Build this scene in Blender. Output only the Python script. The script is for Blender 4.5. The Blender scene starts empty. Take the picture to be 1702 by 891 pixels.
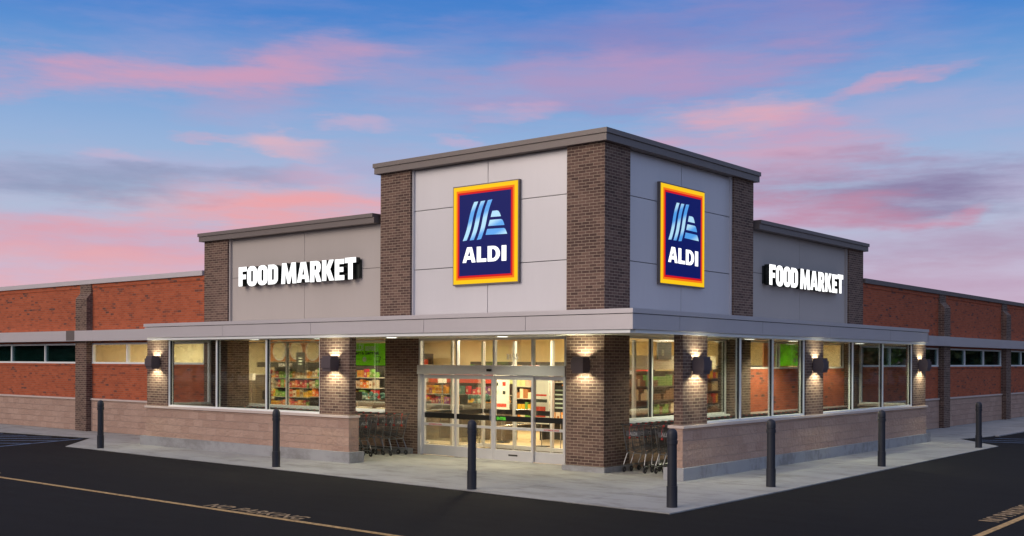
import bpy, math, random
from math import radians, sin, cos, pi
from mathutils import Vector, Matrix
random.seed(7)
scn = bpy.context.scene
COL = scn.collection

# ------------------------------------------------------------------ camera
cam_d = bpy.data.cameras.new('camera')
cam = bpy.data.objects.new('camera', cam_d); COL.objects.link(cam)
cam.location = (13.640, -19.850, 2.45)
cam.rotation_euler = (Matrix.Rotation(radians(39.3), 4, 'Z') @ Matrix.Rotation(radians(90), 4, 'X') @ Matrix.Rotation(0.004, 4, 'Z')).to_euler()
cam_d.sensor_width = 36; cam_d.lens = 36 * 1820 / 1702
cam_d.shift_y = (600 - 445.5) / 1702
cam_d.clip_end = 3000
scn.camera = cam

# ------------------------------------------------------------------ colour helper
def lin(c):
    return tuple(((v / 255) / 12.92 if v / 255 <= .04045 else ((v / 255 + .055) / 1.055) ** 2.4) for v in c)

# ------------------------------------------------------------------ world: dusk sky
W = bpy.data.worlds.new('World'); scn.world = W; W.use_nodes = True
nt = W.node_tree; nt.nodes.clear()
def N(t, **k):
    n = nt.nodes.new(t)
    for a, b in k.items(): setattr(n, a, b)
    return n
def put(sock, v):
    if isinstance(v, (int, float, tuple, list)): sock.default_value = v
    else: nt.links.new(v, sock)
def M(op, a, b=0.0, c=0.0, clamp=False):
    n = N('ShaderNodeMath', operation=op, use_clamp=clamp)
    put(n.inputs[0], a); put(n.inputs[1], b); put(n.inputs[2], c)
    return n.outputs[0]
def MIXC(f, a, b):
    n = N('ShaderNodeMix', data_type='RGBA')
    put(n.inputs[0], f); put(n.inputs[6], a); put(n.inputs[7], b)
    return n.outputs[2]
def RAMP(f, stops):
    n = N('ShaderNodeValToRGB'); cr = n.color_ramp
    while len(cr.elements) < len(stops): cr.elements.new(.5)
    for e, (p, c) in zip(cr.elements, stops): e.position = p; e.color = (*c, 1)
    put(n.inputs[0], f)
    return n.outputs[0]
tc = N('ShaderNodeTexCoord'); sp = N('ShaderNodeSeparateXYZ'); nt.links.new(tc.outputs['Generated'], sp.inputs[0])
X, Y, Z = sp.outputs
AZ = M('MULTIPLY', M('ARCTAN2', X, Y), 180 / pi)
EL = M('MULTIPLY', M('ARCSINE', Z), 180 / pi)
def ncoord(sx, sy, sz=0.0):
    n = N('ShaderNodeCombineXYZ'); put(n.inputs[0], M('MULTIPLY', AZ, sx)); put(n.inputs[1], M('MULTIPLY', EL, sy)); put(n.inputs[2], sz)
    return n.outputs[0]
def NOISE(vec, det=5, rough=.55):
    n = N('ShaderNodeTexNoise'); put(n.inputs['Vector'], vec); n.inputs['Scale'].default_value = 1
    n.inputs['Detail'].default_value = det; n.inputs['Roughness'].default_value = rough
    return n.outputs[0]
base = RAMP(M('DIVIDE', EL, 90.0, clamp=True), [(0.0, lin((214, 186, 200))), (4 / 90, lin((200, 188, 212))), (8 / 90, lin((172, 190, 216))),
      (11 / 90, lin((150, 178, 218))), (14 / 90, lin((114, 160, 214))), (17 / 90, lin((76, 134, 207))), (20 / 90, lin((62, 120, 199))), (35 / 90, lin((48, 84, 160))), (1.0, lin((30, 52, 118)))])
n1 = NOISE(ncoord(.10, .34)); n2 = NOISE(ncoord(.10, .34, 7.3)); streak = NOISE(ncoord(.16, 1.0, 3.1), 7, .62); fine = NOISE(ncoord(.7, 2.6, 1.7), 6, .6)
wx = M('ADD', AZ, M('MULTIPLY', M('SUBTRACT', n1, .5), 7.0))
wy = M('ADD', EL, M('ADD', M('MULTIPLY', M('SUBTRACT', n2, .5), 3.2), M('MULTIPLY', M('SUBTRACT', fine, .5), .55)))
vl = N('ShaderNodeMapRange', interpolation_type='SMOOTHSTEP'); put(vl.inputs[0], NOISE(ncoord(.055, .30, 11.0), 6, .6)); put(vl.inputs[1], .38); put(vl.inputs[2], .68); put(vl.inputs[3], 0.0)
lowf = N('ShaderNodeMapRange'); put(lowf.inputs[0], EL); put(lowf.inputs[1], 20.0); put(lowf.inputs[2], 9.0); put(lowf.inputs[3], .15); put(lowf.inputs[4], .5); put(vl.inputs[4], lowf.outputs[0])
col = MIXC(vl.outputs[0], base, (*lin((194, 172, 206)), 1))
# wide pale pink veil low on the left, mauve veil low on the right
CL = [(-49.67, 14.79, 7.5, 1.7, 4, 160, 150, 205, 0.7), (-58.19, 13.7, 9.8, 1.0, 4, 226, 152, 182, 1.0), (-50.88, 14.5, 6.0, 1.2, 8, 208, 150, 190, 0.9), (-52.08, 12.9, 4.19, 0.7, 10, 180, 155, 200, 0.6),
 (-29.6, 15.6, 10.5, 2.2, 9, 146, 134, 200, 0.95), (-32.81, 14.5, 10.2, 1.3, 6, 192, 148, 196, 0.9), (-37.5, 13.7, 7.85, 1.2, 0, 160, 150, 205, 0.6), (-27.59, 12.48, 3.9, 1.0, -3, 240, 166, 180, 1.1), (-20.43, 13.66, 3.4, 0.42, 14, 220, 155, 186, 1.1),
 (-26.98, 10.6, 7.4, 1.5, -3, 224, 152, 180, 0.95), (-24.6, 11.62, 2.65, 0.67, 0, 210, 150, 190, 0.7), (-19.71, 8.4, 9.0, 1.4, 0, 132, 114, 164, 1.1), (-22.55, 9.77, 5.77, 0.6, 0, 178, 142, 182, 0.8), (-24.29, 7.77, 5.6, 1.05, -4, 214, 132, 162, 1.0),
 (-18.04, 7.15, 2.6, 0.38, 6, 220, 130, 160, 1.0), (-16.95, 5.4, 9.5, 1.3, 0, 176, 142, 178, 0.85), (-61.2, 5.6, 10.0, 1.5, -1, 240, 150, 164, 1.05), (-62.01, 4.0, 12.0, 1.3, 3, 238, 170, 178, 0.9), (-50.85, 8.0, 10.2, 1.1, 3, 250, 158, 164, 1.1),
 (-48.42, 7.2, 6.2, 1.3, 0, 250, 158, 162, 1.0), (-60.94, 8.7, 6.9, 0.95, 0, 136, 148, 190, 1.0), (-52.36, 9.3, 5.6, 0.42, 3, 146, 155, 196, 0.8), (-51.32, 10.81, 2.9, 0.55, -6, 244, 176, 184, .95), (-47.57, 11.76, 2.0, 0.3, 0, 226, 170, 196, 0.6),
 (-55.32, 11.11, 1.45, 0.26, 0, 220, 165, 190, 0.7), (-39.54, 12.96, 2.2, 0.4, -3, 224, 166, 196, .7), (-41.42, 11.6, 1.6, 0.3, -5, 226, 166, 196, 0.7), (-48.42, 9.51, 3.4, 0.5, 0, 226, 168, 196, 0.6), (-59.85, 9.9, 2.0, 0.3, 0, 215, 172, 200, 0.6),
 (-45.64, 10.49, 5.6, 0.63, 0, 165, 165, 210, 0.6), (-34.69, 16.6, 9.38, 0.9, 3, 128, 132, 205, 0.6), (-19, 3.4, 12, 1.6, 0, 190, 150, 182, .8),
 # clouds outside the frame, round the rest of the sky
 (-95, 9, 16, 2.4, 3, 246, 160, 160, 1.0), (-120, 16, 18, 3.0, -6, 226, 150, 175, .9), (-150, 8, 22, 2.6, 2, 250, 165, 160, 1.0), (170, 12, 24, 3, 4, 240, 160, 168, .9),
 (30, 9, 20, 2.6, 3, 150, 130, 180, .9), (75, 14, 20, 3, -4, 140, 130, 185, .8), (-80, 26, 20, 4, 8, 170, 140, 195, .7), (-20, 30, 22, 4, -8, 120, 120, 190, .6)]
for az, el, a, b, t, r_, g_, b_, s in CL:
    dx = M('SUBTRACT', wx, az); dy = M('SUBTRACT', wy, el); ct, st = cos(radians(-t)), sin(radians(-t))
    # azimuth grows to the right; tilt > 0 rises to the right
    u = M('DIVIDE', M('SUBTRACT', M('MULTIPLY', dx, ct), M('MULTIPLY', dy, st)), a * 1.05)
    v = M('DIVIDE', M('ADD', M('MULTIPLY', dx, st), M('MULTIPLY', dy, ct)), b * 1.15)
    d2 = M('ADD', M('MULTIPLY', u, u), M('MULTIPLY', v, v))
    m = M('ADD', M('SUBTRACT', 1.0, d2), M('MULTIPLY', M('SUBTRACT', streak, .5), 3.0))
    mr = N('ShaderNodeMapRange', interpolation_type='SMOOTHSTEP'); put(mr.inputs[0], m); put(mr.inputs[1], -.45); put(mr.inputs[2], 1.7); put(mr.inputs[3], 0.0); put(mr.inputs[4], min(.9, .84 * s))
    gm_ = (r_ + g_ + b_) / 3; r_, g_, b_ = [gm_ + (q - gm_) * .80 for q in (r_, g_, b_)]
    col = MIXC(mr.outputs[0], col, (*lin((r_, g_, b_)), 1))
# the western half of the sky (behind and left of the camera) holds the afterglow
glow = M('MULTIPLY', M('POWER', M('MAXIMUM', M('ADD', M('MULTIPLY', X, -.25), M('MULTIPLY', Y, -.97)), 0.0), 1.5), M('MAXIMUM', M('SUBTRACT', 1.0, M('DIVIDE', EL, 28.0)), 0.0))
col = MIXC(M('MULTIPLY', glow, .75, clamp=True), col, (1.15, .60, .50, 1))
away = M('MULTIPLY', M('ADD', M('MULTIPLY', X, .6334), M('MULTIPLY', Y, -.7738)), 1.0)     # 1 = opposite the view, where the sun has just set
br = N('ShaderNodeMapRange', interpolation_type='SMOOTHSTEP'); put(br.inputs[0], away); put(br.inputs[1], -.72); put(br.inputs[2], .45); put(br.inputs[3], 0.0); put(br.inputs[4], 1.0)
zen = N('ShaderNodeMapRange', interpolation_type='SMOOTHSTEP'); put(zen.inputs[0], EL); put(zen.inputs[1], 22.0); put(zen.inputs[2], 55.0); put(zen.inputs[3], 0.0); put(zen.inputs[4], .55)
east = N('ShaderNodeMapRange', interpolation_type='SMOOTHSTEP'); put(east.inputs[0], M('ADD', X, M('MULTIPLY', Y, .25))); put(east.inputs[1], -.55); put(east.inputs[2], .35); put(east.inputs[3], 0.0); put(east.inputs[4], 1.0)
far = MIXC(east.outputs[0], (.95, .80, .76, 1), (.37, .47, .74, 1))
col = MIXC(zen.outputs[0], col, (.58, .62, .72, 1))
col = MIXC(br.outputs[0], col, far)
ground = M('LESS_THAN', EL, -.5)
col = MIXC(ground, col, (.05, .05, .055, 1))
bg = N('ShaderNodeBackground'); put(bg.inputs[0], col); bg.inputs[1].default_value = 1.0
out = N('ShaderNodeOutputWorld'); nt.links.new(bg.outputs[0], out.inputs[0])

# ------------------------------------------------------------------ afterglow lamp (sun already at the horizon: very soft)
sd = bpy.data.lights.new('sun', 'SUN'); sd.energy = 1.75; sd.angle = radians(40); sd.color = (1.0, .885, .80)
sun = bpy.data.objects.new('sun', sd); COL.objects.link(sun)
sun.rotation_euler = Vector((.30, 1.0, -.42)).to_track_quat('-Z', 'Y').to_euler()

scn.view_settings.view_transform = 'Standard'; scn.view_settings.look = 'None'
scn.view_settings.exposure = 0.0; scn.view_settings.gamma = 1.0
scn.cycles.use_denoising = True
scn.cycles.max_bounces = 8; scn.cycles.transparent_max_bounces = 16; scn.cycles.sample_clamp_indirect = 4

# ------------------------------------------------------------------ materials
MAT = {}
def newmat(name):
    global nt
    m = bpy.data.materials.new(name); m.use_nodes = True; nt = m.node_tree
    MAT[name] = m
    return m, nt.nodes['Principled BSDF'], nt.nodes['Material Output']
def bump(bsdf, h, strength=.3, dist=.01):
    b = N('ShaderNodeBump'); put(b.inputs['Height'], h); b.inputs['Strength'].default_value = strength; b.inputs['Distance'].default_value = dist
    nt.links.new(b.outputs[0], bsdf.inputs['Normal'])
def noise3(scale, det=4, rough=.55, vec=None, stretch=None):
    n = N('ShaderNodeTexNoise'); n.inputs['Scale'].default_value = scale; n.inputs['Detail'].default_value = det; n.inputs['Roughness'].default_value = rough
    if vec is None:
        vec = N('ShaderNodeTexCoord').outputs['Object']
    if stretch:
        mp = N('ShaderNodeMapping'); mp.inputs['Scale'].default_value = stretch; put(mp.inputs[0], vec); vec = mp.outputs[0]
    put(n.inputs['Vector'], vec)
    return n.outputs[0]
def simple(name, c, rough=.5, metal=0.0, emit=None, es=1.0, var=.12, nscale=6, spec=.5, bmp=0.0, bscale=60):
    m, b, o = newmat(name)
    if var:
        f = noise3(nscale); lo = tuple(max(0, v * (1 - var)) for v in c); hi = tuple(min(1, v * (1 + var)) for v in c)
        put(b.inputs['Base Color'], MIXC(f, (*lo, 1), (*hi, 1)))
        put(b.inputs['Roughness'], M('ADD', rough - .08, M('MULTIPLY', noise3(nscale * 2.3), .16)))
    else:
        b.inputs['Base Color'].default_value = (*c, 1); b.inputs['Roughness'].default_value = rough
    b.inputs['Metallic'].default_value = metal; b.inputs['Specular IOR Level'].default_value = spec
    if emit: b.inputs['Emission Color'].default_value = (*emit, 1); b.inputs['Emission Strength'].default_value = es
    if bmp: bump(b, noise3(bscale), bmp, .004)
    return m
def wall_uv():
    g = N('ShaderNodeNewGeometry'); p = N('ShaderNodeSeparateXYZ'); put(p.inputs[0], g.outputs['Position'])
    q = N('ShaderNodeSeparateXYZ'); put(q.inputs[0], g.outputs['True Normal'])
    u = M('ADD', M('MULTIPLY', p.outputs[0], M('ABSOLUTE', q.outputs[1])), M('MULTIPLY', p.outputs[1], M('ABSOLUTE', q.outputs[0])))
    # horizontal faces (sill tops): use x+y
    c = N('ShaderNodeCombineXYZ'); put(c.inputs[0], u); put(c.inputs[1], p.outputs[2])
    return c.outputs[0], g.outputs['Position']
def brick_mat(name, stops, mortar, bw, bh, ms, split=False, flash=0.0, offset=.5):
    m, b, o = newmat(name)
    uv, pos = wall_uv()
    t = N('ShaderNodeTexBrick'); put(t.inputs['Vector'], uv); t.offset = offset
    t.inputs['Color1'].default_value = (0, 0, 0, 1); t.inputs['Color2'].default_value = (1, 1, 1, 1); t.inputs['Mortar'].default_value = (.5, .5, .5, 1)
    t.inputs['Scale'].default_value = 1; t.inputs['Brick Width'].default_value = bw; t.inputs['Row Height'].default_value = bh
    t.inputs['Mortar Size'].default_value = ms; t.inputs['Mortar Smooth'].default_value = .15; t.inputs['Bias'].default_value = 0
    g = N('ShaderNodeSeparateColor'); put(g.inputs[0], t.outputs['Color'])
    rnd = g.outputs[0]
    if flash:
        cl = noise3(1.3, 4, .65, pos, (.7, .7, 3.2))
        rnd = M('ADD', M('MULTIPLY', rnd, 1.0 - flash), M('MULTIPLY', M('SUBTRACT', cl, .18), flash), clamp=True)
    c = RAMP(rnd, stops)
    big = noise3(.55, 4, .6, pos, (1, 1, .5)); sm = noise3(30, 3, .6, pos)
    k = M('ADD', .80, M('ADD', M('MULTIPLY', big, .22), M('MULTIPLY', sm, .18)))
    mul = N('ShaderNodeMix', data_type='RGBA', blend_type='MULTIPLY'); put(mul.inputs[0], 1.0); put(mul.inputs[6], c)
    cc = N('ShaderNodeCombineXYZ'); [put(cc.inputs[i], k) for i in range(3)]; put(mul.inputs[7], cc.outputs[0])
    fc = MIXC(t.outputs['Fac'], mul.outputs[2], (*mortar, 1))
    # dirt close to the ground
    pz = N('ShaderNodeSeparateXYZ'); put(pz.inputs[0], pos)
    put(b.inputs['Base Color'], fc)
    b.inputs['Roughness'].default_value = .88; b.inputs['Specular IOR Level'].default_value = .25
    if split:
        h = M('ADD', M('MULTIPLY', noise3(9, 6, .65, pos), 1.0), M('MULTIPLY', M('SUBTRACT', 1.0, t.outputs['Fac']), .35))
        bump(b, h, 1.0, .06)
    else:
        h = M('ADD', M('SUBTRACT', 1.0, t.outputs['Fac']), M('MULTIPLY', sm, .35))
        bump(b, h, .6, .006)
    return m
brick_mat('brown_brick', [(0.0, (.085, .050, .041)), (.35, (.120, .071, .056)), (.7, (.150, .089, .069)), (1.0, (.19, .118, .088))], (.38, .29, .21), .2032, .0677, .0055)
brick_mat('red_brick', [(0.0, (.12, .055, .042)), (.13, (.15, .06, .045)), (.21, (.39, .088, .036)), (.6, (.48, .112, .046)), (1.0, (.56, .15, .065))], (.34, .17, .11), .2032, .0677, .0045, flash=.45)
brick_mat('split_face_block', [(0.0, (.46, .296, .222)), (.5, (.49, .322, .242)), (1.0, (.53, .352, .268))], (.46, .33, .26), .4064, .2032, .006, split=True)
simple('cast_sill', (.62, .50, .43), .75, var=.1, bmp=.2)
simple('bronze_metal', (.17, .142, .128), .45, .25, var=.05)
simple('blind_teal', (.05, .12, .115), .9, var=.25, nscale=1.5); simple('dark_reveal', (.02, .018, .017), .7, var=0)
simple('lamp_bronze', (.12, .092, .098), .45, .3, var=.06)
simple('soffit_paint', (.62, .58, .50), .7, var=.04)
simple('aluminium', (.68, .66, .66), .36, .45, var=.05)
simple('white_frame', (.88, .88, .84), .4, 0.0, var=.03)
simple('window_gasket', (.02, .02, .02), .5, var=0)
simple('safety_black', (.006, .006, .006), .35, var=0)
def panel_mat(name, c, rough, metal, var=.05):
    m, b, o = newmat(name)
    f = noise3(.7, 3, .5, stretch=(1, 1, .25)); f2 = noise3(9, 3, .5, stretch=(1, 1, .12))
    a = MIXC(M('ADD', M('MULTIPLY', f, .75), M('MULTIPLY', f2, .25)), (*[v * (1 - var * 1.4) for v in c], 1), (*[v * (1 + var * 1.4) for v in c], 1))
    put(b.inputs['Base Color'], a); b.inputs['Roughness'].default_value = rough; b.inputs['Metallic'].default_value = metal
    bump(b, noise3(.9, 2, .4), .12, .02)
panel_mat('lilac_metal_panel', (.645, .62, .62), .42, .25)
panel_mat('tan_stucco_panel', (.47, .415, .37), .85, 0)
panel_mat('canopy_metal', (.66, .605, .60), .38, .3)
# concrete
def concrete(name, a, b_, joints=None):
    m, b, o = newmat(name)
    pos = N('ShaderNodeNewGeometry').outputs['Position']
    f = noise3(.55, 6, .62, pos); f2 = noise3(3.2, 5, .65, pos, (1, .35, 1)); sp_ = noise3(80, 3, .6, pos)
    st = RAMP(noise3(.9, 7, .7, pos, (.5, 1.2, 1)), [(0, (1, 1, 1)), (.42, (1, 1, 1)), (.36, (.55, .55, .55)), (.55, (1, 1, 1))])
    stain = RAMP(noise3(1.3, 8, .72, pos, (.6, 1.3, 1)), [(.36, (.60, .58, .55)), (.52, (1, 1, 1))])
    c = MIXC(M('ADD', M('MULTIPLY', f, .55), M('ADD', M('MULTIPLY', f2, .3), M('MULTIPLY', sp_, .15))), (*a, 1), (*b_, 1))
    mu = N('ShaderNodeMix', data_type='RGBA', blend_type='MULTIPLY'); put(mu.inputs[0], .8); put(mu.inputs[6], c); put(mu.inputs[7], stain)
    put(b.inputs['Base Color'], mu.outputs[2]); b.inputs['Roughness'].default_value = .82
    bump(b, M('ADD', f2, M('MULTIPLY', sp_, .6)), .25, .006)
concrete('sidewalk_concrete', (.24, .235, .22), (.47, .46, .43))
concrete('plinth_concrete', (.26, .255, .25), (.46, .45, .44))
# asphalt
m, b, o = newmat('asphalt')
pos = N('ShaderNodeNewGeometry').outputs['Position']
f = noise3(.25, 6, .6, pos, (1, .5, 1)); g1 = noise3(140, 2, .7, pos); f3 = noise3(1.8, 6, .65, pos, (.4, 1.4, 1))
v_ = N('ShaderNodeTexVoronoi'); v_.inputs['Scale'].default_value = 70; put(v_.inputs['Vector'], pos)
spec_ = RAMP(v_.outputs['Distance'], [(0, (1, 1, 1)), (.22, (0, 0, 0))])
c = MIXC(M('ADD', M('MULTIPLY', f, .5), M('ADD', M('MULTIPLY', f3, .3), M('MULTIPLY', g1, .2))), (.0056, .0050, .0043, 1), (.0165, .0145, .0125, 1))
c = MIXC(M('MULTIPLY', spec_, .22), c, (.13, .12, .105, 1))
put(b.inputs['Base Color'], c); put(b.inputs['Roughness'], M('ADD', .80, M('MULTIPLY', f3, .2))); b.inputs['Specular IOR Level'].default_value = .16
bump(b, M('ADD', g1, v_.outputs['Distance']), .5, .006)
def paint(name, c):
    m, b, o = newmat(name)
    pos = N('ShaderNodeNewGeometry').outputs['Position']
    w = RAMP(noise3(14, 6, .75, pos), [(.40, (0, 0, 0)), (.56, (1, 1, 1))])
    put(b.inputs['Base Color'], MIXC(w, (c[0] * .42, c[1] * .42, c[2] * .42, 1), (*c, 1))); b.inputs['Roughness'].default_value = .75
paint('yellow_paint', (.58, .36, .13)); paint('blue_paint', (.13, .20, .34)); paint('white_letter_paint', (.44, .30, .15))
# glass
def glass(name, tint=(.985, .995, .98), refl=1.0, dark=0.0):
    m = bpy.data.materials.new(name); m.use_nodes = True; MAT[name] = m
    global nt; nt = m.node_tree; nt.nodes.clear()
    tr = N('ShaderNodeBsdfTransparent'); tr.inputs[0].default_value = (*tint, 1)
    gl = N('ShaderNodeBsdfGlossy'); gl.inputs['Roughness'].default_value = .02; gl.inputs[0].default_value = (.85, .9, .9, 1)
    fr = N('ShaderNodeFresnel'); fr.inputs[0].default_value = 1.45
    mx = N('ShaderNodeMixShader'); put(mx.inputs[0], M('MULTIPLY', fr.outputs[0], refl, clamp=True)); put(mx.inputs[1], tr.outputs[0]); put(mx.inputs[2], gl.outputs[0])
    oo = N('ShaderNodeOutputMaterial'); put(oo.inputs[0], mx.outputs[0])
glass('clear_glass', refl=.5); glass('dark_glass', (.52, .66, .64), refl=.6)
# lights and signs
def emis(name, c, s, base=None):
    m, b, o = newmat(name)
    b.inputs['Base Color'].default_value = (*[v * .06 for v in (base or c)], 1); b.inputs['Roughness'].default_value = .5; b.inputs['Specular IOR Level'].default_value = .2
    b.inputs['Emission Color'].default_value = (*c, 1); b.inputs['Emission Strength'].default_value = s
emis('sign_white', (1, 1, 1), 1.5); emis('sign_yellow', (1.0, .60, .002), .95); emis('sign_orange', (1.0, .19, .001), .9); emis('sign_red', (.75, .003, .006), .85)
emis('sign_navy', (.001, .006, .13), .8); emis('lamp_lens', (1, .97, .72), 9.0); emis('ceiling_lens', (1, .93, .72), 3.0); emis('disc_lens', (1, .98, .85), 2.5)
m, b, o = newmat('sign_sky_blue')
sy_ = N('ShaderNodeSeparateXYZ'); put(sy_.inputs[0], N('ShaderNodeTexCoord').outputs['Object']); w_ = M('ADD', .5, M('MULTIPLY', M('SINE', M('MULTIPLY', M('SUBTRACT', sy_.outputs[1], M('MULTIPLY', sy_.outputs[0], .4)), 9.5)), .2)); cc_ = MIXC(RAMP(w_, [(.36, (0, 0, 0)), (.62, (1, 1, 1))]), (.08, .36, .86, 1), (.50, .82, 1.0, 1))
b.inputs['Base Color'].default_value = (.05, .12, .2, 1); put(b.inputs['Emission Color'], cc_); b.inputs['Emission Strength'].default_value = .85
simple('letter_side', (.018, .022, .018), .5, .2, var=0)
simple('bollard_plastic', (.016, .017, .024), .55, var=.25, nscale=3, bmp=.15, bscale=40)
simple('chrome', (.55, .55, .55), .22, .95, var=.04); simple('cart_wire', (.11, .11, .11), .4, .5, var=.05); simple('wheel_rubber', (.03, .03, .03), .7, var=.1)
simple('cart_frame', (.24, .24, .24), .35, .8, var=.05); simple('cart_red', (.38, .02, .015), .4, var=0); simple('cart_black', (.02, .02, .02), .45, var=0); simple('cart_plate', (.05, .05, .055), .5, var=0); simple('cart_print', (.28, .28, .28), .5, var=0)
# interior
def banner_mat():
    global nt
    m, b, o = newmat('banner_green')
    b.inputs['Base Color'].default_value = (.33, .68, .03, 1); b.inputs['Roughness'].default_value = .6
    t = N('ShaderNodeBsdfTranslucent'); t.inputs[0].default_value = (.42, .85, .05, 1); mx = N('ShaderNodeMixShader'); mx.inputs[0].default_value = .45
    nt.links.new(b.outputs[0], mx.inputs[1]); nt.links.new(t.outputs[0], mx.inputs[2]); nt.links.new(mx.outputs[0], o.inputs[0])
simple('cream_wall', (.82, .73, .50), .8, var=.04, nscale=1.0); simple('store_ceiling', (.72, .66, .52), .85, var=.03)
simple('beige_bulkhead', (.60, .54, .40), .7, var=.03)
m, b, o = newmat('store_floor')
pos = N('ShaderNodeNewGeometry').outputs['Position']
t = N('ShaderNodeTexBrick'); put(t.inputs['Vector'], pos); t.offset = 0; t.inputs['Scale'].default_value = 1; t.inputs['Brick Width'].default_value = .305; t.inputs['Row Height'].default_value = .305
t.inputs['Mortar Size'].default_value = .003; t.inputs['Color1'].default_value = (.60, .44, .26, 1); t.inputs['Color2'].default_value = (.68, .50, .31, 1); t.inputs['Mortar'].default_value = (.3, .23, .15, 1)
put(b.inputs['Base Color'], t.outputs[0]); b.inputs['Roughness'].default_value = .28
simple('entry_mat', (.07, .055, .045), .95, var=.2, nscale=40); simple('counter_brown', (.09, .065, .045), .5, var=.1); simple('dark_fascia', (.035, .03, .025), .5, var=.08)
simple('shelf_metal', (.50, .46, .38), .5, .2, var=.05); simple('shelf_dark', (.05, .045, .04), .55, var=.1)
banner_mat(); simple('paper_white', (.78, .75, .68), .7, var=.05); simple('print_dark', (.02, .03, .02), .6, var=0)
simple('print_pale', (.80, .85, .70), .6, var=0); simple('print_grey', (.55, .62, .50), .6, var=0)
simple('print_red', (.62, .04, .02), .5, var=0); simple('lime_print', (.45, .75, .02), .5, var=0); simple('enter_green', (.10, .62, .03), .5, emit=(.10, .6, .03), es=.25, var=0)
simple('wood_panel', (.52, .22, .09), .6, var=.3, nscale=3); simple('red_header', (.62, .05, .02), .5, var=.15, nscale=3)
GOODS = {}
for nm, c1_, c2_ in [('red', (.60, .05, .03), (.75, .55, .35)), ('yellow', (.75, .42, .03), (.65, .20, .03)), ('orange', (.70, .22, .03), (.8, .6, .4)), ('green', (.16, .36, .06), (.55, .6, .3)),
                     ('teal', (.05, .13, .11), (.30, .36, .30)), ('cream', (.70, .60, .42), (.35, .14, .05)), ('purple', (.25, .06, .22), (.6, .4, .3)), ('blue', (.06, .12, .38), (.6, .6, .6)), ('brown', (.18, .09, .04), (.5, .35, .15))]:
    m, b, o = newmat(nm + '_packaging')
    gs = N('ShaderNodeSeparateXYZ'); put(gs.inputs[0], N('ShaderNodeTexCoord').outputs['Generated']); rd = N('ShaderNodeObjectInfo').outputs['Random']
    inx = M('LESS_THAN', M('ABSOLUTE', M('SUBTRACT', gs.outputs[0], .5)), M('ADD', .22, M('MULTIPLY', rd, .2))); inz = M('LESS_THAN', M('ABSOLUTE', M('SUBTRACT', gs.outputs[2], M('ADD', .35, M('MULTIPLY', rd, .3)))), .17)
    w = M('MULTIPLY', inx, inz)
    hs_ = N('ShaderNodeHueSaturation'); put(hs_.inputs['Hue'], M('ADD', .47, M('MULTIPLY', rd, .06))); put(hs_.inputs['Value'], M('ADD', .65, M('MULTIPLY', M('FRACT', M('MULTIPLY', rd, 7.7)), .6))); hs_.inputs['Color'].default_value = (*c1_, 1)
    put(b.inputs['Base Color'], MIXC(w, hs_.outputs[0], (*c2_, 1))); b.inputs['Roughness'].default_value = .4
    GOODS[nm] = m

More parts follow.
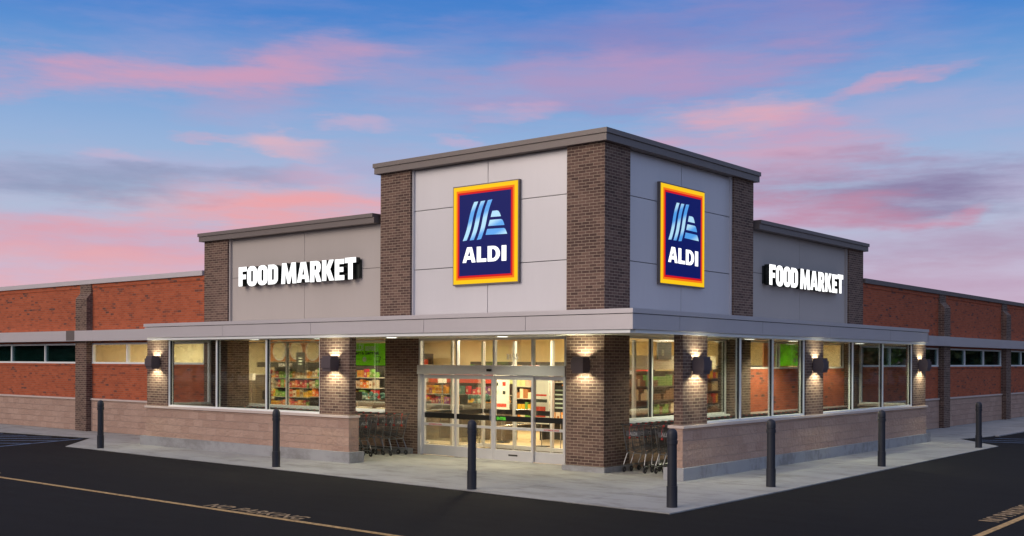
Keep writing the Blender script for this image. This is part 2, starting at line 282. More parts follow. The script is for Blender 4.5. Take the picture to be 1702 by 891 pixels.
# ------------------------------------------------------------------ mesh helpers
class MB:
    def __init__(s): s.v = []; s.f = []; s.mi = []; s.mats = []
    def _m(s, mat):
        if mat not in s.mats: s.mats.append(mat)
        return s.mats.index(mat)
    def box(s, x0, x1, y0, y1, z0, z1, mat=None):
        n = len(s.v); i = s._m(mat)
        x0, x1 = min(x0, x1), max(x0, x1); y0, y1 = min(y0, y1), max(y0, y1)
        s.v += [(x0, y0, z0), (x1, y0, z0), (x1, y1, z0), (x0, y1, z0), (x0, y0, z1), (x1, y0, z1), (x1, y1, z1), (x0, y1, z1)]
        s.f += [(n, n + 3, n + 2, n + 1), (n + 4, n + 5, n + 6, n + 7), (n, n + 1, n + 5, n + 4), (n + 1, n + 2, n + 6, n + 5), (n + 2, n + 3, n + 7, n + 6), (n + 3, n, n + 4, n + 7)]
        s.mi += [i] * 6; return s
    def prism(s, pts, z0, z1, mat=None):
        n = len(s.v); k = len(pts); i = s._m(mat)
        area = sum(pts[j][0] * pts[(j + 1) % k][1] - pts[(j + 1) % k][0] * pts[j][1] for j in range(k))
        if area < 0: pts = pts[::-1]
        s.v += [(*p, z0) for p in pts] + [(*p, z1) for p in pts]
        s.f += [tuple(range(n + k - 1, n - 1, -1)), tuple(range(n + k, n + 2 * k))] + [(n + j, n + (j + 1) % k, n + k + (j + 1) % k, n + k + j) for j in range(k)]
        s.mi += [i] * (k + 2); return s
    def tube(s, p, q, r, seg=5, mat=None):
        p, q = Vector(p), Vector(q); d = (q - p).normalized(); a = d.orthogonal().normalized(); b = d.cross(a); n = len(s.v); i = s._m(mat)
        for c in (p, q): s.v += [tuple(c + r * (cos(2 * pi * j / seg) * a + sin(2 * pi * j / seg) * b)) for j in range(seg)]
        s.f += [(n + j, n + (j + 1) % seg, n + seg + (j + 1) % seg, n + seg + j) for j in range(seg)] + [tuple(range(n + seg - 1, n - 1, -1)), tuple(range(n + seg, n + 2 * seg))]
        s.mi += [i] * (seg + 2); return s
    def path(s, pts, r, seg=5, mat=None):
        for a, b in zip(pts, pts[1:]): s.tube(a, b, r, seg, mat)
        return s
    def lathe(s, prof, seg=24, c=(0, 0), mat=None, axis='Z'):
        n = len(s.v); i = s._m(mat); k = len(prof)
        for r, z in prof:
            for j in range(seg):
                a = 2 * pi * j / seg
                s.v.append((c[0] + r * cos(a), c[1] + r * sin(a), z))
        for q in range(k - 1):
            for j in range(seg): s.f.append((n + q * seg + j, n + q * seg + (j + 1) % seg, n + (q + 1) * seg + (j + 1) % seg, n + (q + 1) * seg + j)); s.mi.append(i)
        s.f.append(tuple(range(n + seg - 1, n - 1, -1))); s.f.append(tuple(n + (k - 1) * seg + j for j in range(seg))); s.mi += [i, i]
        return s
    def mesh(s, name):
        me = bpy.data.meshes.new(name); me.from_pydata(s.v, [], s.f)
        for mt in s.mats: me.materials.append(MAT[mt] if isinstance(mt, str) else mt)
        me.polygons.foreach_set('material_index', s.mi); me.update(); return me
    def build(s, name, parent=None, smooth=False, loc=None, mesh=None):
        me = mesh or s.mesh(name)
        if smooth:
            for p in me.polygons: p.use_smooth = len(p.vertices) == 4
        o = bpy.data.objects.new(name, me); COL.objects.link(o)
        if parent: o.parent = parent
        if loc: o.location = loc
        return o
def tag(o, label=None, cat=None, group=None, kind=None):
    for k, v in (('label', label), ('category', cat), ('group', group), ('kind', kind)):
        if v: o[k] = v
    return o
def empty(name, loc=(0, 0, 0), rz=0, label=None, cat=None, group=None):
    o = bpy.data.objects.new(name, None); COL.objects.link(o); o.location = loc; o.rotation_euler = (0, 0, rz)
    return tag(o, label, cat, group)
def copy_tree(o, parent=None):
    c = o.copy(); COL.objects.link(c)
    if parent: c.parent = parent; c.matrix_parent_inverse = o.matrix_parent_inverse.copy()
    for ch in list(o.children): copy_tree(ch, c)
    return c
# facade frames.  s = distance along the wall from the corner, t = distance out of the wall
def SB(mb, side, s0, s1, t0, t1, z0, z1, mat):
    if side == 'A': return mb.box(-s1, -s0, -t1, -t0, z0, z1, mat)
    return mb.box(t0, t1, s0, s1, z0, z1, mat)
def sbox(name, side, s0, s1, t0, t1, z0, z1, mat, parent):
    return SB(MB(), side, s0, s1, t0, t1, z0, z1, mat).build(name, parent)
def pt(side, s, t, z): return (-s, -t, z) if side == 'A' else (t, s, z)
ROT = {'A': (pi / 2, 0, 0), 'B': (pi / 2, 0, pi / 2)}
def sgn(side): return 1 if side == 'A' else -1

def curve_mesh(name, polys, depth, bevel=0.0):
    cu = bpy.data.curves.new(name, 'CURVE'); cu.dimensions = '2D'; cu.fill_mode = 'BOTH'; cu.extrude = depth / 2
    for pl in polys:
        sp_ = cu.splines.new('POLY'); sp_.points.add(len(pl) - 1)
        for q, (x, y) in zip(sp_.points, pl): q.co = (x, y, 0, 1)
        sp_.use_cyclic_u = True
    return to_mesh(cu, name)
def to_mesh(cu, name):
    o = bpy.data.objects.new(name, cu); COL.objects.link(o); dg = bpy.context.evaluated_depsgraph_get(); dg.update()
    me = bpy.data.meshes.new_from_object(o.evaluated_get(dg)); me.name = name
    bpy.data.objects.remove(o); bpy.data.curves.remove(cu); return me
def text_mesh(txt, size, depth=.002, offset=0.0, align='LEFT', spacing=1.0, sx=1.0):
    cu = bpy.data.curves.new('t', 'FONT'); cu.body = txt; cu.size = size; cu.extrude = depth / 2; cu.offset = offset; cu.align_x = align; cu.space_character = spacing; cu.resolution_u = 4
    me = to_mesh(cu, 'lettering')
    if sx != 1: me.transform(Matrix.Diagonal((sx, 1, 1, 1)))
    return me
def place_mesh(me, name, mats, loc, rot, parent=None, split=False):
    me.materials.clear()
    for m_ in mats: me.materials.append(MAT[m_])
    if split:
        for p in me.polygons: p.material_index = 0 if p.normal.z > .9 else 1
    else:
        for p in me.polygons: p.material_index = 0
    o = bpy.data.objects.new(name, me); COL.objects.link(o); o.location = loc; o.rotation_euler = rot
    if parent: o.parent = parent
    return o

# ------------------------------------------------------------------ ground
g = MB(); g.prism([(-500, -500), (500, -500), (500, 500), (-500, 500)], -.5, -.02, 'asphalt'); tag(g.build('parking_lot'), kind='structure')
APR = [(-15.6, -3.95), (-6.4, -4.13), (4.42, -4.55), (4.36, 6.0), (4.30, 14.2), (2.45, 16.6), (2.85, 18.5), (2.9, 60), (-.1, 60), (-.1, .1), (-60, .1), (-60, -2.5), (-22.9, -2.3), (-18.15, -1.72)]
# slabs between control joints: the joints are real grooves
sw = MB()
import bmesh
def clip(poly, a, b, c):           # keep a*x+b*y<=c
    outp = []
    for i in range(len(poly)):
        p, q = poly[i], poly[(i + 1) % len(poly)]; dp = a * p[0] + b * p[1] - c; dq = a * q[0] + b * q[1] - c
        if dp <= 0: outp.append(p)
        if (dp < 0 < dq) or (dq < 0 < dp):
            t_ = dp / (dp - dq); outp.append((p[0] + t_ * (q[0] - p[0]), p[1] + t_ * (q[1] - p[1])))
    return outp
def slabs(poly, xs, ys):
    for x0, x1 in zip(xs, xs[1:]):
        for y0, y1 in zip(ys, ys[1:]):
            q = poly
            for pl in ((-1, 0, -x0 - .006), (1, 0, x1 - .006), (0, -1, -y0 - .006), (0, 1, y1 - .006)):
                q = clip(q, *pl)
                if len(q) < 3: break
            if len(q) >= 3: sw.prism(q, -.45, 0, 'sidewalk_concrete')
slabs([(-15.6, -3.95), (-6.4, -4.13), (4.42, -4.55), (4.42, 0), (-18.15, 0), (-18.15, -1.72)], [-18.144, -17.4, -14.8, -12.2, -9.6, -7, -4.5, -2.0, .4, 2.4, 6], [-6, -2.9, -1.35, -.006])
slabs([(-60, -2.5), (-22.9, -2.3), (-18.15, -1.72), (-18.15, 0), (-60, 0)], [-60, -50, -40, -30, -27, -24, -21, -18.156], [-3, -1.1, -.006])
slabs([(0, .012), (4.41, .012), (4.36, 6.0), (4.30, 14.2), (2.45, 16.6), (2.85, 18.5), (2.9, 60), (0, 60)], [-.01, 1.6, 3.0, 6], [.006, 2.2, 4.7, 7.2, 9.7, 12.2, 14.7, 17.2, 19.7, 22.2, 26, 30, 40, 60])
sw.box(-14.5, -.002, -.098, .9, -.45, -.001, 'sidewalk_concrete'); sw.box(-.9, -.013, .9, 14.5, -.45, -.001, 'sidewalk_concrete')
tag(sw.build('sidewalk'), kind='structure')
g = MB().prism(APR, -.46, -.012, 'dark_reveal'); tag(g.build('pavement_base'), kind='structure')
# kerb faces on the raised lengths of walk left and right
g = MB(); g.box(-60, -23.2, -2.62, -2.5, -.4, .012, 'plinth_concrete'); g.box(2.9, 3.03, 18.9, 60, -.4, .012, 'plinth_concrete'); tag(g.build('kerb'), kind='structure')
# painted lines
def road_mark(pts, mat, name='road_marking', z=-.016):
    return tag(MB().prism(pts, z - .003, z, mat).build(name), kind='structure')
road_mark([(-60, -8.85), (30, -8.85), (30, -8.96), (-60, -8.96)], 'yellow_paint') if False else None
road_mark([(-60, -8.72), (8.6, -8.92), (8.6, -9.03), (-60, -8.83)], 'yellow_paint')
road_mark([(8.86, -5.5), (8.97, -5.5), (8.60, 40), (8.49, 40)], 'yellow_paint')
def ground_text(txt, x, y, rz, size, sx):
    me = text_mesh(txt, size, .003, .004, spacing=1.08, sx=sx); o = place_mesh(me, 'road_lettering', ['white_letter_paint'], (x, y, -.0155), (0, 0, rz)); return tag(o, kind='structure')
ground_text('NO PARKING', -2.12, -8.84, radians(-.15), .43, .90)
ground_text('NO PARKING', -12.35, -8.80, radians(-.15), .43, .90)
ground_text('NO PARKING', 8.74, -1.98, radians(90.4), .43, .90)
# blue hatched access aisle at the left, and the one past the right corner
def strip(a, b, w, mat):
    a, b = Vector(a), Vector(b); d = (b - a).normalized(); n = Vector((-d.y, d.x)) * w / 2
    road_mark([tuple(a + n), tuple(b + n), tuple(b - n), tuple(a - n)], mat)
strip((-18.2, -2.0), (-16.9, -5.6), .12, 'blue_paint')
for a, b in (((-18.45, -2.3), (-22.3, -5.2)), ((-17.9, -2.9), (-21.2, -5.4)), ((-19.6, -2.25), (-24, -5.4)), ((-17.5, -3.9), (-19.4, -5.4)), ((-20.9, -2.4), (-25.4, -5.4)), ((-22.3, -2.5), (-26.6, -5.4))): strip(a, b, .11, 'blue_paint')
strip((3.2, 15.9), (5.4, 16.6), .10, 'blue_paint'); strip((3.1, 16.7), (5.4, 17.6), .10, 'blue_paint'); strip((3.2, 17.8), (5.4, 18.7), .1, 'blue_paint')

# ------------------------------------------------------------------ the store
store = empty('store_building', (0, 0, 0), 0, 'corner supermarket building with brick piers, grey tower panels and wraparound canopy', 'building')
P = store
ZC, ZF, ZS = 3.47, 3.07, 3.04        # canopy top, fascia bottom, soffit
LEN = 46.0
def cap(side, s0, s1, z0, ov, name='parapet_cap'):
    pass
# tower core and wings (dark core behind the panels)
MB().box(-6.9, -.2, .2, 6.9, 3.3, 7.25, 'dark_reveal').build('tower_core', P)
MB().box(-14.6, -6.9, .2, 6.6, 3.3, 6.0, 'dark_reveal').build('wing_core', P)
MB().box(-6.6, -.2, 6.9, 14.6, 3.3, 6.0, 'dark_reveal').build('wing_core', P)
MB().box(-LEN, -.25, 14.6, LEN, 3.9, 4.9, 'dark_reveal').build('roof', P); MB().box(-LEN, -14.6, .25, 14.6, 3.9, 4.89, 'dark_reveal').build('roof', P); MB().box(-14.6, -6.6, 6.6, 14.6, 3.9, 4.88, 'dark_reveal').build('roof', P)
# caps
def capL(z1, h, ov, pts):            # L-shaped coping made of lower and upper strip
    pass
c = MB(); c.box(-7.04 - .12, .12, -.12, 7.16, 7.28, 7.44, 'bronze_metal'); c.build('parapet_cap', P)
c = MB(); c.box(-7.04 - .15, .15, -.15, 7.19, 7.442, 7.55, 'bronze_metal'); c.build('cap_flashing', P)
for side in 'AB':
    sbox('parapet_cap', side, 7.165, 14.84, -6.6, .12, 6.03, 6.18, 'bronze_metal', P); sbox('cap_flashing', side, 7.195, 14.87, -6.6, .15, 6.182, 6.28, 'bronze_metal', P)
    sbox('parapet_cap', side, 14.76, LEN, -.6, .06, 5.02, 5.17, 'canopy_metal' if side == 'A' else 'bronze_metal', P)
# piers
MB().box(-1.03, 0, 0, 1.02, .12, 7.28, 'brown_brick').build('brick_pier', P)
MB().box(-1.10, .055, -.055, 1.09, 0, .118, 'plinth_concrete').build('pier_plinth', P)
for side in 'AB':
    sbox('brick_pier', side, 5.96, 7.04, -.4, 0, 3.3, 7.28, 'brown_brick', P)
    sbox('brick_pier', side, 13.56, 14.72, -.25, 0, 0, 6.03, 'brown_brick', P)
    # tower panels: two columns, three rows, real joints
    g_ = .009
    for a, b in ((1.03, 3.47), (3.47, 5.955)):
        for z0, z1 in ((3.3, 4.75), (4.75, 6.24), (6.24, 7.28)):
            sbox('wall_panel', side, a + g_, b - g_, -.17, -.12, z0 + g_, z1 - g_, 'lilac_metal_panel', P)
    sbox('panel_trim', side, 5.915, 5.957, -.121, -.06, 3.3, 7.28, 'lilac_metal_panel', P)
    for a, b in ((7.042, 10.2), (10.2, 13.555)):
        for z0, z1 in ((3.3, 4.88), (4.88, 6.03)):
            sbox('wall_panel', side, a + g_ * .7, b - g_ * .7, -.17, -.12, z0 + g_ * .7, z1 - g_ * .7, 'tan_stucco_panel', P)
    sbox('panel_trim', side, 13.50, 13.557, -.121, -.05, 3.3, 6.03, 'tan_stucco_panel', P)
    # long red walls
    sbox('red_wall', side, 14.722, LEN, -.25, -.02, 3.001, 4.88, 'red_brick', P)
    sbox('brick_band', side, 14.722, LEN, -.25, 0.0, 4.882, 5.02, 'red_brick', P)
    sbox('red_wall', side, 14.722, LEN, -.25, -.02, 1.12, 2.30, 'red_brick', P)
    sbox('brick_band', side, 14.722, LEN, -.25, 0.005, 2.232, 2.299, 'red_brick', P)
    sbox('stone_base', side, 14.722, LEN, -.25, .02, 0, 1.06, 'split_face_block', P)
    sbox('stone_sill', side, 14.722, LEN, -.25, .05, 1.062, 1.118, 'cast_sill', P)
    # pilasters with sloped shoulders and the ribbon windows between them
    st = 21.15 if side == 'A' else 22.1
    pils = [st + 8.2 * k for k in range(3)]
    for s in pils:
        mb = SB(MB(), side, s, s + .72, -.02, .20, 0, 4.52, 'brown_brick'); n = len(mb.v)
        q = [pt(side, s, -.02, 4.52), pt(side, s + .72, -.02, 4.52), pt(side, s + .72, .2, 4.52), pt(side, s, .2, 4.52), pt(side, s, -.02, 4.72), pt(side, s + .72, -.02, 4.72), pt(side, s + .72, .035, 4.72), pt(side, s, .035, 4.72)]
        mb.v += q; mb.f += [(n + 4, n + 5, n + 6, n + 7), (n, n + 1, n + 5, n + 4), (n + 1, n + 2, n + 6, n + 5), (n + 2, n + 3, n + 7, n + 6), (n + 3, n, n + 4, n + 7)]; mb.mi += [0] * 5
        SB(mb, side, s, s + .72, -.02, .034, 4.721, 5.019, 'brown_brick')
        mb.build('pilaster', P)
    edges = [14.74] + pils
    for i, a in enumerate(edges):
        a0 = a if i == 0 else a + .72; b0 = edges[i + 1] if i + 1 < len(edges) else LEN
        w = MB(); nb = max(2, round((b0 - a0) / 2.15)); 
        SB(w, side, a0, b0, -.12, .0, 2.301, 2.36, 'white_frame'); SB(w, side, a0, b0, -.12, -.01, 2.94, 3.0, 'white_frame')
        xs = [a0 + (b0 - a0) * k / nb for k in range(nb + 1)]
        for k, x in enumerate(xs): SB(w, side, max(a0, x - .03), min(b0, x + .03), -.12, -.012, 2.361, 2.939, 'white_frame')
        wo = w.build('window', P)
        lit = (side == 'A' and i == 0)
        for x0, x1 in zip(xs, xs[1:]): sbox('pane', side, x0 + .03, x1 - .03, -.075, -.065, 2.361, 2.939, 'clear_glass' if (lit) else 'dark_glass', wo)
    # band canopy over the ribbon windows, carried over the pilasters
    for a, b in ((14.4, 21.9), (21.9, 30.3), (30.3, 38.4), (38.4, LEN)):
        sbox('band_canopy', side, a + .005, b - .005, 0.001, .36, 3.07, 3.42, 'canopy_metal', P)
    sbox('band_joint', side, 21.95 - .3, 21.95 + .25, .3, .364, 3.09, 3.425, 'bronze_metal' if side == 'A' else 'canopy_metal', P)

# main wrap canopy: roof slab, fascia panels with joints, upper strip, lip and soffit
c = MB(); c.box(-14.34, 2.15, -2.2, 0, 3.09, 3.40, 'dark_reveal'); c.box(0, 2.15, 0, 14.34, 3.09, 3.40, 'dark_reveal'); c.box(-7.8, 0, 0, .98, 3.09, 3.3, 'dark_reveal'); c.box(-14.34, -7.8, 0, .98, 3.09, 3.3, 'dark_reveal'); c.box(-.98, 0, .98, 14.34, 3.09, 3.3, 'dark_reveal'); c.build('canopy_core', P)
fa = [-2.2, .42, 3.31, 7.14, 10.68, 14.38]; fb = [-2.25, -.5, 3.19, 6.97, 11.17, 14.38]
for side, fs in (('A', fa), ('B', fb)):
    for a, b in zip(fs, fs[1:]):
        sbox('fascia_panel', side, a + .006, b - .006, 2.15, 2.2 if side == 'B' else 2.245, ZF, 3.365, 'canopy_metal', P)
c = MB(); c.box(-14.40, 2.215, -2.265, -2.1, 3.379, ZC, 'canopy_metal'); c.box(2.05, 2.215, -2.1, 14.40, 3.379, ZC, 'canopy_metal'); c.box(-14.40, -14.2, -2.1, 0, 3.379, ZC, 'canopy_metal'); c.box(0, 2.05, 14.2, 14.40, 3.379, ZC, 'canopy_metal')
c.box(-14.2, 2.05, -2.1, .0, 3.41, 3.45, 'canopy_metal'); c.box(.0, 2.05, 0, 14.2, 3.41, 3.45, 'canopy_metal'); c.build('canopy_flashing', P)
MB().box(-14.385, -14.35, -2.2, 0, ZF, 3.365, 'canopy_metal').build('fascia_return', P); MB().box(0, 2.2, 14.34, 14.385, ZF, 3.365, 'canopy_metal').build('fascia_return', P)
c = MB(); c.box(-14.30, 2.12, -2.21, -2.08, 3.0, 3.067, 'white_frame'); c.box(2.05, 2.16, -2.08, 14.30, 3.0, 3.067, 'white_frame'); c.build('canopy_lip', P)
c = MB(); c.box(-14.30, 2.05, -2.08, -.002, 3.03, 3.088, 'soffit_paint'); c.box(.002, 2.05, -.002, 14.30, 3.03, 3.088, 'soffit_paint'); c.box(-13.55, -1.04, -.001, .78, 3.03, 3.087, 'soffit_paint'); c.build('soffit', P)

# cart corral walls under the canopy
def glazing(side, s0, s1, t, z0, z1, mulls, mat='white_frame', fw=.045, dp=.11, rails=(), gm='clear_glass', name='window', parent=None, panes=None):
    w = MB()
    SB(w, side, s0, s1, t - dp, t, z0, z0 + fw, mat); SB(w, side, s0, s1, t - dp, t, z1 - fw, z1, mat)
    xs = [s0 + fw / 2] + list(mulls) + [s1 - fw / 2]
    for x in xs: SB(w, side, x - fw / 2, x + fw / 2, t - dp, t - .001, z0 + fw, z1 - fw, mat)
    for x0, x1 in zip(xs, xs[1:]):
        SB(w, side, x0 + fw / 2, x0 + fw / 2 + .008, t - dp * .7, t - .03, z0 + fw, z1 - fw, 'window_gasket'); SB(w, side, x1 - fw / 2 - .008, x1 - fw / 2, t - dp * .7, t - .03, z0 + fw, z1 - fw, 'window_gasket')
    for zr in rails:
        for x0, x1 in zip(xs, xs[1:]): SB(w, side, x0 + fw / 2, x1 - fw / 2, t - dp + .01, t - .01, zr - fw / 2, zr + fw / 2, mat)
    o = w.build(name, parent or P)
    for x0, x1 in zip(xs, xs[1:]):
        if panes is None or panes: sbox('pane', side, x0 + fw / 2 + .008, x1 - fw / 2 - .008, t - dp / 2 - .005, t - dp / 2 + .005, z0 + fw, z1 - fw, gm, o)
    return o
ZT = 1.13
# A: s 5.9 .. 14.5
sbox('stone_base', 'A', 5.91, 14.5, 1.78, 2.10, .26, 1.07, 'split_face_block', P); sbox('stone_sill', 'A', 5.88, 14.54, 1.76, 2.14, 1.072, ZT, 'cast_sill', P)
sbox('base_plinth', 'A', 5.80, 14.70, 1.70, 2.18, 0, .26, 'plinth_concrete', P)
sbox('brick_pier', 'A', 5.91, 6.98, 1.88, 2.09, ZT + .001, 3.03, 'brown_brick', P); sbox('brick_pier', 'A', 13.46, 14.48, 1.88, 2.09, ZT + .001, 3.03, 'brown_brick', P)
glazing('A', 6.985, 13.455, 2.06, ZT + .002, 3.03, (9.10, 11.22))
# B: s -.2 .. 14.5
sbox('stone_base', 'B', -.2, 14.5, 1.78, 2.10, .26, 1.07, 'split_face_block', P); sbox('stone_sill', 'B', -.23, 14.54, 1.76, 2.14, 1.072, ZT, 'cast_sill', P)
sbox('base_plinth', 'B', -.30, 14.66, 1.70, 2.18, 0, .26, 'plinth_concrete', P)
sbox('brick_pier', 'B', -.19, .83, 1.88, 2.09, ZT + .001, 3.03, 'brown_brick', P); sbox('brick_pier', 'B', 5.76, 6.80, 1.88, 2.09, ZT + .001, 3.03, 'brown_brick', P); sbox('brick_pier', 'B', 13.36, 14.46, 1.88, 2.09, ZT + .001, 3.03, 'brown_brick', P)
glazing('B', .835, 5.755, 2.06, ZT + .002, 3.03, (2.40, 4.02)); glazing('B', 6.805, 13.355, 2.06, ZT + .002, 3.03, (8.82, 11.0))
# end returns of the corral
for side in 'AB':
    sbox('stone_base', side, 14.2, 14.49, .022, 1.779, 0, 1.07, 'split_face_block', P); sbox('stone_sill', side, 14.16, 14.52, .052, 1.759, 1.071, ZT - .001, 'cast_sill', P)
    w = MB(); f0, f1 = 14.28, 14.38
    SB(w, side, f0, f1, .06, 1.87, ZT, ZT + .055, 'white_frame'); SB(w, side, f0, f1, .06, 1.87, 2.97, 3.028, 'white_frame')
    for t_ in (.06, 1.815): SB(w, side, f0, f1, t_, t_ + .055, ZT + .055, 2.97, 'white_frame')
    o = w.build('end_window', P)
    for t_ in (.115,): sbox('pane', side, 14.325, 14.335, t_, 1.815, ZT + .055, 2.97, 'clear_glass', o)

# inner walls behind the corral
sbox('entry_wall', 'A', 6.42, 7.67, -1.0, -.8, 0, 3.03, 'brown_brick', P)
sbox('pier_plinth', 'A', 6.62, 7.70, -.8, -.72, 0, .15, 'plinth_concrete', P)
sbox('stone_base', 'A', 7.672, 14.2, -1.0, -.8, 0, 1.02, 'split_face_block', P); sbox('stone_sill', 'A', 7.672, 14.2, -1.0, -.76, 1.021, 1.08, 'white_frame', P)
glazing('A', 7.675, 14.2, -.86, 1.082, 3.0, (9.55, 11.9, ), dp=.1)
sbox('brick_pier', 'A', 13.562, 14.2, -.79, -.251, 0, 3.029, 'brown_brick', P)
sbox('entry_wall', 'A', 14.2, 14.722, -1.0, -.252, 0, 3.3, 'brown_brick', P)
# inner walls on the right side
sbox('stone_base', 'B', 1.03, 5.88, -.4, -.12, 0, 1.03, 'split_face_block', P); sbox('stone_sill', 'B', 1.03, 5.88, -.42, -.06, 1.031, 1.09, 'white_frame', P)
glazing('B', 1.03, 5.86, -.16, 1.092, 3.03, (2.25, 4.3), dp=.1)
sbox('brick_pier', 'B', 5.88, 7.04, -.41, -.06, 0, 3.29, 'brown_brick', P)
sbox('stone_base', 'B', 7.042, 13.56, -.4, -.1, 0, 1.03, 'split_face_block', P); sbox('stone_sill', 'B', 7.042, 13.56, -.42, -.05, 1.031, 1.09, 'cast_sill', P)
sbox('red_wall', 'B', 7.042, 13.56, -.4, -.14, 1.091, 2.26, 'red_brick', P)
glazing('B', 7.044, 13.555, -.16, 2.262, 3.03, (9.02, 11.85), dp=.1)
MB().box(-1.6, -1.0, .85, 1.02, 0, 3.3, 'brown_brick').build('entry_wall', P)

# ------------------------------------------------------------------ entrance: transoms, header and four leaves (A, plane t = -.8)
TD = -.8
w = MB(); SB(w, 'A', 1.62, 6.42, TD - .1, TD, 2.97, 3.03, 'aluminium')
mx = [1.62 + .03, 2.64, 3.85, 5.09, 6.42 - .03]
for x in mx: SB(w, 'A', x - .03, x + .03, TD - .1, TD - .001, 2.34, 2.969, 'aluminium')
wo = w.build('transom_window', P)
for x0, x1 in zip(mx, mx[1:]): sbox('pane', 'A', x0 + .03, x1 - .03, TD - .055, TD - .045, 2.34, 2.969, 'clear_glass', wo)
hd = sbox('door_header', 'A', 1.62, 6.42, TD - .14, TD + .06, 2.10, 2.338, 'aluminium', P)
mb = MB(); SB(mb, 'A', 3.86, 4.0, TD + .061, TD + .10, 2.19, 2.25, 'safety_black'); mb.build('motion_sensor', hd)
sbox('door_jamb', 'A', 1.62, 1.69, TD - .12, TD + .03, 0, 2.099, 'aluminium', P); sbox('door_jamb', 'A', 6.33, 6.42, TD - .12, TD + .03, 0, 2.099, 'aluminium', P)
def leaf(s0, s1, t, name, label=None):
    o = MB(); rb = .27; st = .065
    SB(o, 'A', s0, s0 + st, t - .05, t, .01, 2.09, 'aluminium'); SB(o, 'A', s1 - st, s1, t - .05, t, .01, 2.09, 'aluminium')
    SB(o, 'A', s0 + st, s1 - st, t - .05, t - .001, .01, rb, 'aluminium'); SB(o, 'A', s0 + st, s1 - st, t - .05, t - .001, 1.99, 2.09, 'aluminium')
    SB(o, 'A', s0 + st, s1 - st, t - .045, t - .004, .77, .835, 'aluminium')
    q = o.build(name, P); tag(q, label)
    sbox('pane', 'A', s0 + st, s1 - st, t - .03, t - .022, .835, 1.99, 'clear_glass', q); sbox('pane', 'A', s0 + st, s1 - st, t - .03, t - .022, rb, .77, 'clear_glass', q)
    sbox('safety_band', 'A', s0 + st + .001, s1 - st - .001, t - .0215, t - .017, .97, 1.10, 'safety_black', q)
    return q
leaf(5.09, 6.33, TD - .06, 'sidelight'); d2_ = leaf(3.86, 5.15, TD, 'sliding_door'); d3_ = leaf(2.60, 3.85, TD, 'sliding_door'); leaf(1.69, 2.66, TD - .06, 'sidelight')
place_mesh(text_mesh('ENTER', .10, .002, .004), 'lettering', ['enter_green'], (-3.76, -TD + .0165, 1.0), ROT['A'], d3_)
place_mesh(text_mesh('AUTOMATIC DOOR', .05, .002, .001), 'lettering', ['print_red'], (-2.32, -TD + .062, .785), ROT['A'], d3_)
place_mesh(text_mesh('AUTOMATIC DOOR', .05, .002, .001), 'lettering', ['print_red'], (-6.1, -TD + .062, .785), ROT['A'], d2_)
mb = MB(); SB(mb, 'A', 3.08, 3.36, TD, TD + .006, .13, .17, 'dark_fascia'); mb.build('push_plate', d3_)
o = place_mesh(text_mesh('2155', .19, .012, .004), 'house_number', ['paper_white'], (-3.47, -TD + .038, 2.49), ROT['A'], wo)
mb = MB().box(-6.25, -6.10, .852, .858, .30, .34, 'paper_white'); mb.build('door_sticker', d2_); mb = MB().tube((-3.93, .8 - .03, .98), (-3.93, .8 - .03, 1.25), .012, 6, 'chrome'); mb.build('door_handle', d2_)
# inner partition of the entrance lobby
def lobby():
    w = MB(); y0, y1 = 3.55, 3.65
    for x in (-6.6, -5.45, -4.15, -2.85, -1.55): w.box(x - .035, x + .035, y0, y1, 0, 3.0, 'aluminium')
    for a, b in ((-6.565, -5.485), (-5.415, -4.185), (-4.115, -2.885), (-2.815, -1.585)):
        w.box(a, b, y0 + .01, y1 - .01, 2.12, 2.22, 'aluminium'); w.box(a, b, y0 + .01, y1 - .01, .02, .12, 'aluminium')
    o = w.build('lobby_partition', P)
    for a, b in ((-6.565, -5.485), (-5.415, -4.185), (-2.815, -1.585)):
        MB().box(a, b, 3.595, 3.605, .12, 2.12, 'clear_glass').build('pane', o); MB().box(a + .002, b - .002, 3.588, 3.5945, .97, 1.10, 'safety_black').build('safety_band', o)
    for a, b in ((-6.565, -5.485), (-5.415, -4.185), (-4.115, -2.885), (-2.815, -1.585)): MB().box(a, b, 3.595, 3.605, 2.22, 3.0, 'clear_glass').build('pane', o)
    w = MB()
    for y in (1.05, 2.3): w.box(-6.63, -6.56, y - .035, y + .035, 0, 3.0, 'aluminium')
    w.box(-6.63, -6.56, 1.085, 2.265, 2.12, 2.2, 'aluminium'); w.box(-6.63, -6.56, 2.335, 3.55, 2.12, 2.2, 'aluminium'); w.box(-6.63, -6.56, 1.085, 2.265, .02, .12, 'aluminium'); w.box(-6.63, -6.56, 2.335, 3.55, .02, .12, 'aluminium')
    o2 = w.build('lobby_side_window', P)
    for a, b in ((1.085, 2.265), (2.335, 3.55)):
        MB().box(-6.60, -6.59, a, b, .12, 2.12, 'clear_glass').build('pane', o2); MB().box(-6.5895, -6.583, a + .002, b - .002, .97, 1.10, 'safety_black').build('safety_band', o2)
lobby()

